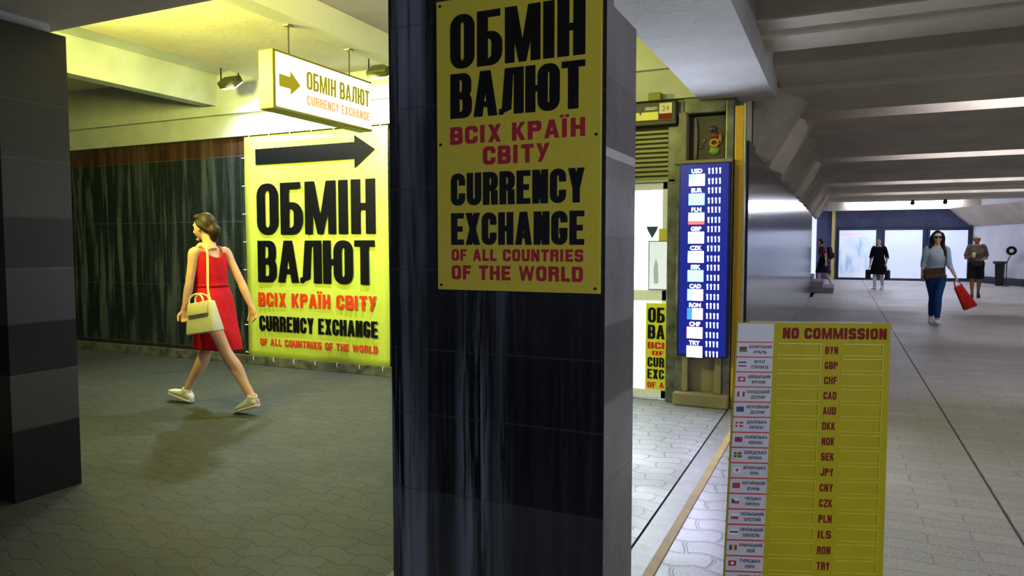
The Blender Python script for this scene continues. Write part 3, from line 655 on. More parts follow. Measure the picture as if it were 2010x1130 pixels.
f = facing_cam(6.357); bm = BM(); prism(bm, rect(-1.72, 2.53, -1.35, 2.69), f, .006); mesh_obj('plate', bm, flat('dark_plate', (46, 44, 34), .4), t)
f = facing_cam(6.351); bm = BM(); prism(bm, rect(-1.70, 2.54, -1.50, 2.61), f, .002); mesh_obj('band', bm, M_YPANEL, t)
bm = BM(); prism(bm, [(-1.69, 2.66), (-1.63, 2.66), (-1.66, 2.58)], facing_cam(6.349), .002); mesh_obj('emblem', bm, flat('navy_ink', (40, 50, 80), .4), t)
bm = BM(); small_text(bm, 'ОБМІН', -1.565, 2.64, .026, .11, facing_cam(6.349)); mesh_obj('lettering', bm, M_WPLAS, t)
bm = BM(); prism(bm, rect(-1.49, 2.59, -1.38, 2.68), f, .002); mesh_obj('panel', bm, flat('cream_plate', (226, 216, 180), .5), t)
bm = BM(); small_text(bm, '24', -1.435, 2.635, .05, .09, facing_cam(6.349)); mesh_obj('lettering', bm, flat('tan_ink', (170, 150, 110), .5), t)
bm = BM(); prism(bm, rect(-1.49, 2.54, -1.38, 2.585), f, .002); mesh_obj('band', bm, M_DKRED, t)
tag(boxo('junction_box', M_OLIVE, -1.58, -1.47, 6.30, 6.40, 2.70, 2.77, bevel=.006), 'small olive junction box above the kiosk shutter', 'box')
# yellow post at the corner of the kiosk
t = empty('corner_post', 'yellow painted metal post at the kiosk corner', 'post', (-.80, 6.46, 0))
bm = BM(); box(bm, -.052, .022, -.04, .04, 0.004, 2.62, .006); mesh_obj('post', bm, M_YPOST, t)
bm = BM(); box(bm, .022, .036, -.035, .05, 0.004, 2.64, .003); n = mesh_obj('edge_strip', bm, flat('pale_aluminium', (178, 176, 160), .4, .5, .5), t); n['label'] = 'pale aluminium edge'
# niche display above the rate board
t = empty('niche_display', 'small colourful display in the stone niche above the rate board', 'display', (0, 0, 0))
bm = BM(); box(bm, -1.25, -.945, 6.52, 6.59, 2.172, 2.57, .004); mesh_obj('back_panel', bm, flat('dark_brown_panel', (48, 34, 26), .4, .5, 0, .4, 0, 9), t)
f = facing_cam(6.52)
for nm, rgb, (x, z), (rx, rz) in (('rosette', (118, 150, 44), (-1.035, 2.262), (.046, .040)), ('rosette', (112, 34, 26), (-1.030, 2.392), (.040, .030)), ('rosette', (66, 52, 88), (-1.055, 2.452), (.040, .026)), ('rosette', (140, 120, 84), (-1.125, 2.352), (.018, .016)), ('rosette', (120, 92, 80), (-1.150, 2.300), (.024, .020)), ('rosette', (150, 98, 44), (-.985, 2.365), (.020, .050))):
    bm = BM(); blob(bm, (x, 6.512, z), (rx, .014, rz), n=14, fn=lambda p_, n_: p_ * (1 + .16 * math.sin(6 * math.atan2(n_.z, n_.x)))); n = mesh_obj(nm, bm, flat('display_%d_%d_%d' % rgb, rgb, .4, .4, 0, .3, 0, 60), t, True)
bm = BM(); sweep(bm, [(-1.035 + .034 * math.cos(k_ * math.pi / 8), 6.505, 2.328 + .030 * math.sin(k_ * math.pi / 8)) for k_ in range(17)], .013, 8, (0, 1, 0), sub=1); mesh_obj('ring', bm, flat('display_orange', (196, 132, 38), .4), t, True)
bm = BM(); sweep(bm, [(-1.20, 6.5, 2.175), (-1.195, 6.5, 2.4), (-1.20, 6.5, 2.55)], [.014, .02, .012], 10); mesh_obj('rod', bm, M_STONE, t, True)

# LED rate board
def rate_board():
    t = empty('rate_board', 'glowing blue electronic rate board with flags and white digits', 'rate board', (0, 0, 0))
    bm = BM(); box(bm, -1.30, -.866, 6.30, 6.395, .455, 2.135, .008); mesh_obj('housing', bm, flat('navy_housing', (16, 20, 62), .3), t)
    f = facing_cam(6.299); bm = BM(); prism(bm, rect(-1.285, .47, -.88, 2.125), f, .002); mesh_obj('screen', bm, emit('lit_navy_screen', (14, 24, 120), 1.1), t)
    f = facing_cam(6.296)
    W, LB, RD, BL, YW, SK = ('w', (245, 248, 255), 5), ('sky', (110, 190, 255), 5), ('r', (255, 70, 60), 5.0), ('b', (50, 110, 255), 3.0), ('y', (255, 220, 90), 2.6), ('p', (255, 150, 140), 5)
    E_ = lambda c: emit('led_' + c[0], c[1], c[2], (20, 20, 24))
    flags = [[(W, 0, 0, 1, 1), (LB, 0, .45, .45, 1), (SK, .45, .2, 1, .35)], [(LB, 0, 0, 1, 1), (YW, .42, .4, .58, .6)], [(W, 0, .3, 1, 1), (RD, 0, 0, 1, .3)], [(W, 0, 0, 1, 1), (SK, .35, .2, .65, .8)], [(W, 0, 0, 1, 1), (LB, 0, .7, .3, 1)],
             [(LB, 0, 0, 1, 1), (YW, .3, .3, .44, .7)], [(LB, 0, 0, .33, 1), (W, .33, 0, .66, 1), (SK, .66, 0, 1, 1)], [(BL, 0, 0, .33, 1), (W, .33, 0, .6, 1), (SK, .6, 0, 1, 1)], [(SK, 0, 0, 1, 1), (W, .4, .3, .6, .7)], [(W, 0, 0, 1, 1), (SK, 0, .75, 1, 1)]]
    codes = ['USD', 'EUR', 'PLN', 'GBP', 'CZK', 'SEK', 'CAD', 'RON', 'CHF', 'TRY']; p = .1655
    for k in range(10):
        dig = BM(); cod = BM(); zt = 2.09 - p * k
        small_text(cod, codes[k], -1.145, zt - .022, .036, .10, f, .001, .03)
        bm = BM(); mats = []
        for c, a, b, c2, d in flags[k]:
            m = E_(c)
            if m not in mats: mats.append(m)
            prism(bm, rect(-1.212 + .135 * a, zt - .150 + .10 * b, -1.212 + .135 * c2, zt - .150 + .10 * d), f, .001 + .0006 * (flags[k].index((c, a, b, c2, d))), mats.index(m))
        n = mesh_obj('flag', bm, mats, t)
        for z in (zt - .028, zt - .115): lettering(dig, '1111', -1.052, -.945, z - .024, z + .026, f, .001, stroke=.36, gap=.45)
        mesh_obj('digits', dig, emit('led_digits', (190, 205, 255), 4.0, (20, 20, 24)), t)
        mesh_obj('lettering', cod, E_(W), t)
rate_board()

# ------------------------------------------------------------------ A-board in the foreground
def a_board():
    P0, P1 = Vector((-.325, 2.285, 0)), Vector((.138, 2.455, 0)); u = (P1 - P0).normalized(); wd = (P1 - P0).length + .005
    T = Vector((-.312, 2.487, 1.165)); up = (T - P0); H_ = up.length; up = up.normalized(); nrm = u.cross(up)
    t = empty('sidewalk_sign', 'yellow no commission price list A-board standing on the pavers', 'sign board', P0)
    f = lambda a, b, d: tuple(u * a + up * b + nrm * d)
    bm = BM(); prism(bm, rect(0, .0, wd, H_), lambda a, b, d: f(a, b, d - .012), .012); mesh_obj('front_panel', bm, flat('yellow_board', (186, 174, 10), .55, .2, 0, .05, 0, 12), t)
    bk_n = Vector((-u.y, u.x, 0)); q0 = up * H_ + u * .05 + bk_n * .025; q1 = q0 + u * (wd - .10); q2 = q1 + bk_n * .30; q3 = q0 + bk_n * .30; q2.z = q3.z = 0
    bm = BM(); va = [bm.verts.new(c_) for c_ in (q0, q1, q2, q3)]; vb2 = [bm.verts.new(c_ + bk_n * .012) for c_ in (q0, q1, q2, q3)]
    bm.faces.new(va); bm.faces.new(vb2[::-1])
    for i in range(4): bm.faces.new((va[i], va[(i + 1) % 4], vb2[(i + 1) % 4], vb2[i]))
    mesh_obj('rear_panel', bm, M_WPLAS, t)
    sw = wd * .245
    bm = BM(); prism(bm, rect(.004, 0, sw, H_ - .004), f, .002); mesh_obj('name_strip', bm, flat('pale_grey_card', (206, 204, 214), .4, .4, 0, .03), t)
    rows = [('BYN', 'БІЛОРУСЬКИЙ', 'РУБЛЬ'), ('GBP', 'ФУНТ', 'СТЕРЛІНГІВ'), ('CHF', 'ШВЕЙЦАРСЬКИЙ', 'ФРАНК'), ('CAD', 'КАНАДСЬКИЙ', 'ДОЛАР'), ('AUD', 'АВСТРАЛІЙСЬКИЙ', 'ДОЛАР'), ('DKK', 'ДАНСЬКА', 'КРОНА'), ('NOK', 'НОРВЕЗЬКА', 'КРОНА'), ('SEK', 'ШВЕДСЬКА', 'КРОНА'), ('JPY', 'ЯПОНСЬКА', 'ЄНА'), ('CNY', 'КИТАЙСЬКИЙ', 'ЮАНЬ'), ('CZK', 'ЧЕСЬКА', 'КРОНА'), ('PLN', 'ПОЛЬСЬКИЙ', 'ЗЛОТИЙ'), ('ILS', 'ІЗРАЇЛЬСЬКИЙ', 'ШЕКЕЛЬ'), ('RON', 'РУМУНСЬКИЙ', 'ЛЕЙ'), ('TRY', 'ТУРЕЦЬКА', 'ЛІРА'), ('HUF', 'УГОРСЬКИЙ', 'ФОРИНТ')]
    p = .0497; z = H_ - .066; lin_ = BM(); slot = BM()
    cols = {'R': (178, 40, 50), 'W': (232, 232, 236), 'B': (44, 60, 130), 'Y': (214, 180, 50), 'K': (30, 30, 40), 'G': (60, 110, 70), 'N': (110, 30, 44)}
    fl = ['hN:.6,hG', 'hB,hW,hR', 'xRW', 'vR,W,R', 'hB', 'cRW', 'cRB', 'cBY', 'oWR', 'hR', 'tB', 'hW,R', 'hW,B,W', 'vB,Y,R', 'oRW', 'hR,W,G']
    for k, (code, a_, b_) in enumerate(rows):
        zt = z - p * k; c = zt - p / 2
        cod = BM(); nam = BM(); prism(lin_, rect(.004, zt - .0032, sw, zt + .0012), f, .0026)
        small_text(nam, a_, sw * .66, c + .0085, .0095, sw * .60, f, .0027, .03); small_text(nam, b_, sw * .66, c - .0090, .0095, sw * .46, f, .0027, .03)
        lettering(cod, code, wd * .585, wd * .668, c - .013, c + .012, f, .001, stroke=.34, hstroke=.2, gap=.2)
        for u0, u1 in ((sw + .015, wd * .555), (wd * .69, wd * .955)):
            prism(slot, rect(u0, zt - .006, u1, zt - .0035), f, .004); prism(slot, rect(u0, zt - p + .006, u1, zt - p + .008), f, .003); prism(slot, rect(u1 - .002, zt - p + .008, u1, zt - .006), f, .003)
        bm = BM(); x0, x1, y0, y1 = sw * .10, sw * .30, c - .0085, c + .0085; used = []
        def cell(key, a, b, c2, d, dd=.0028):
            m = flat('flag_' + key, cols[key], .5)
            if m not in used: used.append(m)
            prism(bm, rect(x0 + (x1 - x0) * a, y0 + (y1 - y0) * b, x0 + (x1 - x0) * c2, y0 + (y1 - y0) * d), f, dd, used.index(m))
        kd = fl[k]
        if kd[0] == 'h':
            cc = [q[-1] for q in kd[1:].replace('h', '').replace(':.6', '').split(',')]
            for i, q in enumerate(cc): cell(q, 0, 1 - (i + 1) / len(cc), 1, 1 - i / len(cc))
        elif kd[0] == 'v':
            cc = kd[1:].split(',')
            for i, q in enumerate(cc): cell(q, i / len(cc), 0, (i + 1) / len(cc), 1)
        elif kd[0] in 'xc':
            cell(kd[1], 0, 0, 1, 1); m = .5 if kd[0] == 'x' else .36; e = .2 if kd[0] == 'x' else 0
            cell(kd[2], m - .09, e, m + .09, 1 - e, .0034); cell(kd[2], e, .4, 1 - e, .6, .0034)
        elif kd[0] == 'o':
            cell(kd[1], 0, 0, 1, 1); m = flat('flag_' + kd[2], cols[kd[2]], .5); used.append(m); disc(bm, f, (x0 + x1) / 2, c, .005, .0034, 12, used.index(m))
        else:
            cell('W', 0, .5, 1, 1); cell('R', 0, 0, 1, .5); m = flat('flag_B', cols['B'], .5); used.append(m)
            prism(bm, [(x0, y0), ((x0 + x1) / 2, c), (x0, y1)], f, .0034, used.index(m))
        mesh_obj('flag', bm, used, t)
        mesh_obj('currency_code', cod, M_DKRED, t); mesh_obj('currency_name', nam, flat('navy_print', (34, 36, 60), .5), t)
    bm = BM(); lettering(bm, 'NO COMMISSION', sw + .03, wd - .012, H_ - .054, H_ - .017, f, .001, stroke=.38, hstroke=.24, gap=.16); o = mesh_obj('heading', bm, M_DKRED, t)
    mesh_obj('row_lines', lin_, M_RED, t); mesh_obj('price_slots', slot, flat('clear_yellow_slot', (220, 212, 60), .25, .6), t)
a_board()

# ------------------------------------------------------------------ far end: ad panels, steps, bin, round sign
M_AD = emit('lit_pale_blue_panel', (206, 216, 246), .62)
M_AD2 = emit('lit_bluish_print', (150, 176, 214), .42)
for i, (x0, x1, z0, z1) in enumerate(((-.08, 1.31, .10, 2.09), (1.64, 3.0, .10, 2.08), (3.27, 4.57, .14, 2.06))):
    t = empty('lightbox', ['pale blue lit advertising panel beside the yellow post', 'blank white lit advertising panel between the other two', 'blank white lit advertising panel beside the white wall'][i], 'advertising panel', (0, 0, 0), 0, 'lit panels on the far wall')
    bm = BM(); box(bm, x0 - .1, x1 + .15, 33.42, 33.5, z0 - .06, z1 + .10, .01); mesh_obj('frame', bm, flat('dark_blue_frame', (34, 42, 66), .35), t)
    bm = BM(); prism(bm, rect(x0, z0, x1, z1), facing_cam(33.419), .004); mesh_obj('panel', bm, M_AD, t)
    if i == 0:
        k = NB('soft_lit_picture'); pn = k.noise(k.obj((2.2, 1, .7), (0, .5, 0)), 1.6, 2); cl = k.ramp(pn, [(.35, (150, 178, 216)), (.52, (196, 212, 232)), (.7, (226, 230, 240))]); k.l(cl, k.b.inputs['Emission Color']); k.b.inputs['Emission Strength'].default_value = .62; k.out(cl, .3)
        bm = BM(); prism(bm, rect(x0 + .02, z0 + .02, x1 - .02, z1 - .26), facing_cam(33.414), .002); n = mesh_obj('print', bm, k.m, t); n['label'] = 'soft blue picture'
        bm = BM(); prism(bm, rect(.02, 1.88, .62, 1.95), facing_cam(33.414), .002); n = mesh_obj('print', bm, emit('lit_pink_band', (236, 190, 210), .6), t); n['label'] = 'pink heading'
t = empty('post', 'pale yellow post between the steps and the lit panels', 'post', (-.32, 33.2, 0))
bm = BM(); box(bm, -.06, .06, -.06, .06, 0, 2.9, .008); mesh_obj('shaft', bm, flat('pale_yellow_paint', (222, 202, 130), .4), t)
bm = BM(); box(bm, .06, .10, -.04, .04, 0, 2.9); n = mesh_obj('side_rail', bm, flat('brown_rail', (120, 104, 80), .5), t); n['label'] = 'brown side rail'
for i, x in enumerate((-1.62, -1.05)):
    t = empty('light_column', ['white lit column at the stair opening beside the stone wall', 'white lit column behind the person on the steps'][i], 'lamp', (x, 32.2 + .6 * i, 0), 0, 'lit columns by the steps')
    bm = BM(); box(bm, -.09, .09, -.06, .06, 0, 2.95, .01); mesh_obj('column', bm, emit('lit_white_column', (214, 222, 255), 1.0), t)
    bm = BM(); box(bm, -.11, -.09, -.07, .07, 0, 2.95); mesh_obj('edge', bm, M_STEEL, t)
bm = BM()
for k in range(3): box(bm, -2.6 - .0 * k, -.18 - .30 * k, 23.6 + .0 * k, 25.8, .17 * k, .17 * (k + 1), .01)
tag(mesh_obj('steps', bm, mat_plaster('grey_step_stone', (140, 138, 142), (96, 94, 98), .2)), 'low grey stone steps at the end of the stone wall', 'steps')
t = empty('waste_bin', 'tall black bin against the white wall', 'bin', (5.2, 30.6, 0), -.3)
bm = BM(); sweep(bm, [(0, 0, 0), (0, 0, .8)], [(.16, .16), (.2, .2)], 4, (1, 1, 0), sub=1); mesh_obj('body', bm, M_BLACK, t)
bm = BM(); box(bm, -.2, .2, -.2, .2, .8, .88, .02); mesh_obj('lid', bm, flat('charcoal_lid', (44, 44, 50), .5), t)
t = empty('round_sign_stand', 'round black ring sign on a thin bent pole beside the bin', 'sign', (5.33, 30.2, 0))
bm = BM(); sweep(bm, [(0, 0, 0), (0, 0, .75), (.02, 0, .9), (.10, 0, 1.1)], .016, 8); box(bm, -.10, .10, -.10, .10, 0, .02); mesh_obj('pole', bm, M_BLACK, t)
bm = BM(); R_ = []
for i in range(24):
    a_ = 2 * math.pi * i / 24; c_, s_ = math.cos(a_), math.sin(a_); R_.append([bm.verts.new((.12 + r * c_, y_, 1.26 + r * s_)) for r, y_ in ((.07, -.02), (.16, -.02), (.16, .02), (.07, .02))])
for i in range(24):
    A_, B_ = R_[i], R_[(i + 1) % 24]
    for j in range(4): bm.faces.new((A_[j], A_[(j + 1) % 4], B_[(j + 1) % 4], B_[j]))
mesh_obj('ring', bm, M_BLACK, t)
bm = BM(); disc(bm, lambda u, v, d: (.12 + u, -.01 + d, 1.26 + v), 0, 0, .07, .02, 18); n = mesh_obj('disc', bm, M_WPLAS, t); n['label'] = 'white centre'
#PEOPLE#
# ------------------------------------------------------------------ people
def V(*a): return Vector(a)
def hand(bm, wrist, d, palm_n, thumb_side, curl=.5, s=1.0, spread=.06):
    """palm, four unequal bent fingers and a thumb from the palm's side"""
    d = d.normalized(); pn = (palm_n - d * palm_n.dot(d)).normalized(); sd = d.cross(pn).normalized()
    if sd.dot(thumb_side) < 0: sd = -sd
    kn = wrist + d * .085 * s
    sweep(bm, [wrist - d * .02 * s, wrist + d * .02 * s, wrist + d * .06 * s, kn + d * .006 * s], [(.026 * s, .019 * s), (.033 * s, .017 * s), (.040 * s, .016 * s), (.037 * s, .012 * s)], 12, sd, sub=2)
    for i, (off, ln) in enumerate(((.029, .070), (.010, .078), (-.010, .072), (-.028, .056))):
        p = kn + sd * off * s - d * .012 * s; a = 0.0; q = [p]; dirv = (d + sd * (off * spread * 30 * .2)).normalized()
        for j, (f, c) in enumerate(((.44, .55), (.32, .9), (.26, .7))):
            a += c * curl * (1 + .12 * i); dd = dirv * math.cos(a) + pn * math.sin(a); p = p + dd * ln * f * s; q.append(p)
        sweep(bm, q, [.0098 * s, .0095 * s, .0088 * s, .0078 * s], 8, sd, sub=2)
    p = wrist + d * .025 * s + sd * .024 * s
    sweep(bm, [p, p + (d * .55 + sd * .75 + pn * .25) * .034 * s, p + (d * .8 + sd * .62 + pn * .45) * .058 * s, p + (d * .95 + sd * .5 + pn * .6) * .078 * s], [.014 * s, .012 * s, .0105 * s, .0085 * s], 8, sub=2)
def head_shape(bm, c, yaw, pitch, s=1.0):
    M = Matrix.Rotation(yaw, 4, 'Z') @ Matrix.Rotation(pitch, 4, 'X')
    def f(p, n):
        if n.z < 0: p.x *= 1 - .34 * n.z * n.z; p.y = p.y * (1 - .12 * n.z * n.z) + .022 * s * (-n.z) * (1 if n.y > 0 else .2)
        if n.y > .55: p.y -= .010 * s * (n.y - .55)
        return p
    blob(bm, c, (.073 * s, .093 * s, .112 * s), M, 24, f)
    P = lambda x, y, z: Vector(c) + M @ Vector((x * s, y * s, z * s))
    sweep(bm, [P(0, .078, .018), P(0, .096, -.012), P(0, .108, -.030), P(0, .090, -.040)], [.008 * s, .011 * s, .014 * s, .010 * s], 8, sub=2)   # nose
    sweep(bm, [P(-.045, .074, .026), P(0, .090, .030), P(.045, .074, .026)], [.007 * s, .009 * s, .007 * s], 8, sub=2)                                # brow
    sweep(bm, [P(-.022, .082, -.060), P(0, .094, -.059), P(.022, .082, -.060)], [.004 * s, .007 * s, .004 * s], 8, sub=2)                             # mouth
    blob(bm, P(0, .078, -.098), (.020 * s, .016 * s, .014 * s), M, 10)                                                                                # chin
    for q in (-1, 1): blob(bm, P(q * .075, -.005, -.008), (.009 * s, .018 * s, .030 * s), M @ Matrix.Rotation(q * .25, 4, 'Z'), 10)                   # ears
    return P
def make_body(t, J, skin, voxel, s=1.0, wide=1.0, tw=None, curl=(.5, .5)):
    bm = BM(); W = wide
    sec = [(.80, .11, .085, 0), (.88, .165 * W, .112, -.015), (.97, .150 * W, .105, -.005), (1.07, .122 * W, .090, .005), (1.20, .142 * W, .108, .018), (1.31, .150 * W, .095, .012), (1.375, .125 * W, .070, .005), (1.42, .070, .058, .008)]
    fn = (lambda q, k, th: tw(q)) if tw else None
    sweep(bm, [V(0, J.get('lean', 0) * (z - .9) + cy, z) * s for z, a, b, cy in sec], [(a * s, b * s) for z, a, b, cy in sec], 20, (1, 0, 0), fn=fn)
    hc = J['head']; nb = V(0, J.get('lean', 0) * .5 + .0, 1.385) * s
    sweep(bm, [nb, nb.lerp(hc, .5) + V(0, -.008, 0), hc + V(0, -.012, -.03) * s], [.062 * s, .050 * s, .052 * s], 14, (1, 0, 0))
    P = head_shape(bm, hc, J.get('yaw', 0), J.get('nod', 0), s)
    for q, sg in (('L', -1), ('R', 1)):
        h, k, a = J['hip' + q], J['knee' + q], J['ank' + q]; hl, te = J['heel' + q], J['toe' + q]
        calf = k.lerp(a, .33) - (a - k).cross(V(1, 0, 0)).normalized() * -.012
        sweep(bm, [h + V(0, 0, .04), h.lerp(k, .25), h.lerp(k, .65), k, calf, k.lerp(a, .7), a], [.088 * s * W, .084 * s * W, .064 * s * W, .052 * s, .054 * s, .039 * s, .034 * s], 14, (1, 0, 0))
        sweep(bm, [a + V(0, 0, .01), a.lerp(hl, .6) , hl.lerp(te, .3) + V(0, 0, .035), hl.lerp(te, .7) + V(0, 0, .022), te + V(0, 0, .016)], [(.033, .034), (.032, .034), (.036, .030), (.040, .020), (.024, .012)], 12, (1, 0, 0), sub=3)
        sh, e, wr = J['sho' + q], J['elb' + q], J['wri' + q]
        sweep(bm, [sh + V(-sg * .05, 0, -.005) * s, sh, sh.lerp(e, .4), e, e.lerp(wr, .3), wr], [.045 * s * W, .050 * s * W, .042 * s * W, .035 * s, .037 * s, .023 * s], 12, (0, 1, 0))
        hd = J.get('hd' + q, (wr - e)); hand(bm, wr, hd, J.get('pn' + q, V(-sg, 0, 0)), J.get('th' + q, V(0, 1, .2)), curl[0 if q == 'L' else 1], s)
    o = finish('body', bm, skin, t, voxel, 4, factor=.5)
    eye = flat('eye_dark', (40, 30, 26), .2, .6); ew = []
    if J.get('eyes', True):
        for q in (-1, 1):
            bm = BM(); blob(bm, P(q * .032, .080, .008), (.013 * s, .008 * s, .007 * s), Matrix.Rotation(J.get('yaw', 0), 4, 'Z'), 8); mesh_obj('eye', bm, eye, t, True)
        bm = BM(); sweep(bm, [P(-.022, .088, -.061), P(0, .099, -.060), P(.022, .088, -.061)], [.003 * s, .0055 * s, .003 * s], 8, sub=2); mesh_obj('mouth', bm, flat('lips', (150, 72, 66), .5), t, True)
    return o, P
def shoe(t, hl, te, mat, sole, ankle=None, collar=.0, sock=None):
    u = (te - hl); L = u.length; u = u.normalized(); sd = u.cross(V(0, 0, 1)).normalized(); n = sd.cross(u)
    secs = [(-.06, .010, .030), (-.04, .028, .070), (.10, .036, .098), (.30, .040, .098), (.50, .043, .075), (.72, .048, .058), (.90, .040, .046), (1.0, .022, .034), (1.03, .006, .022)]
    def build(bm, secs, z0):
        rings = []
        for s_, hw, top in secs:
            ring_ = []
            for j in range(16):
                th = 2 * math.pi * j / 16; c, sn = math.cos(th), math.sin(th)
                x = hw * (abs(c) ** .7) * (1 if c > 0 else -1); z = z0 + (top - z0) * (.5 + .5 * (abs(sn) ** .6) * (1 if sn > 0 else -1))
                ring_.append(bm.verts.new(hl + u * (s_ * L) + sd * x + n * z))
            rings.append(ring_)
        for A, B in zip(rings, rings[1:]):
            for j in range(16): bm.faces.new((A[j], A[(j + 1) % 16], B[(j + 1) % 16], B[j]))
        bm.faces.new(rings[0][::-1]); bm.faces.new(rings[-1])
    bm = BM(); build(bm, secs, .022)
    if ankle is not None:
        b = hl + u * (.22 * L) + n * .06; sweep(bm, [b, b.lerp(ankle, .6), ankle + (ankle - b).normalized() * collar], [(.040, .050), (.041, .046), (.040, .042)], 14, sd, sub=2)
    o = mesh_obj('shoe', bm, mat, t, True)
    bm = BM(); build(bm, [(s_, hw * 1.06 + .001, .026) for s_, hw, top in secs], 0.0); mesh_obj('sole', bm, sole, o, True)
    return o
def cloth_loft(levels, n=48, top=None, folds=0, nf=9, tw=None, bm=None, steps=5, seed=0):
    """levels: (z, a, b, cx, cy) from hem up; top(theta) limits the upper edge"""
    bm = bm or BM(); rows = catmull(levels, steps); rings = []
    zt = levels[-1][0]; z0 = levels[0][0]
    def at(z):
        for r0, r1 in zip(rows, rows[1:]):
            if r0[0] <= z <= r1[0] + 1e-9:
                k = (z - r0[0]) / max(r1[0] - r0[0], 1e-9); return [p + (q - p) * k for p, q in zip(r0, r1)]
        return rows[-1]
    N = len(rows)
    for i in range(N):
        ring_ = []
        for j in range(n):
            th = 2 * math.pi * j / n; ztop = top(th) if top else zt
            z = z0 + (ztop - z0) * (rows[i][0] - z0) / (zt - z0); r = at(z)
            k = 1 + folds * max(0, 1 - (z - z0) / (zt - z0) * 1.5) * (math.sin(nf * th + seed) + .5 * math.sin((nf * 2 - 3) * th + 1.3 + seed))
            q = V(r[3] + r[1] * math.cos(th) * k, r[4] + r[2] * math.sin(th) * k, z)
            ring_.append(bm.verts.new(tw(q) if tw else q))
        rings.append(ring_)
    for A, B in zip(rings, rings[1:]):
        for j in range(n): bm.faces.new((A[j], A[(j + 1) % n], B[(j + 1) % n], B[j]))
    return bm

def fabric(name, rgb, var=.12, scale=60, rough=.85): return flat(name, rgb, rough, .2, 0, var, .15, scale)
SKIN = flat('fair_skin', (214, 166, 134), .55, .3, 0, .05, 0, 12); SKIN2 = flat('tanned_skin', (150, 104, 80), .55, .3, 0, .06, 0, 12); SKIN3 = flat('pale_skin', (226, 190, 172), .55, .3, 0, .05, 0, 12)
HAIR = fabric('brown_hair', (46, 33, 20), .5, 40, .5); HAIR_D = fabric('dark_hair', (28, 20, 18), .4, 40, .45)
WSHOE = flat('white_shoe_leather', (226, 222, 206), .5); WSOLE = flat('white_rubber_sole', (206, 202, 188), .6)

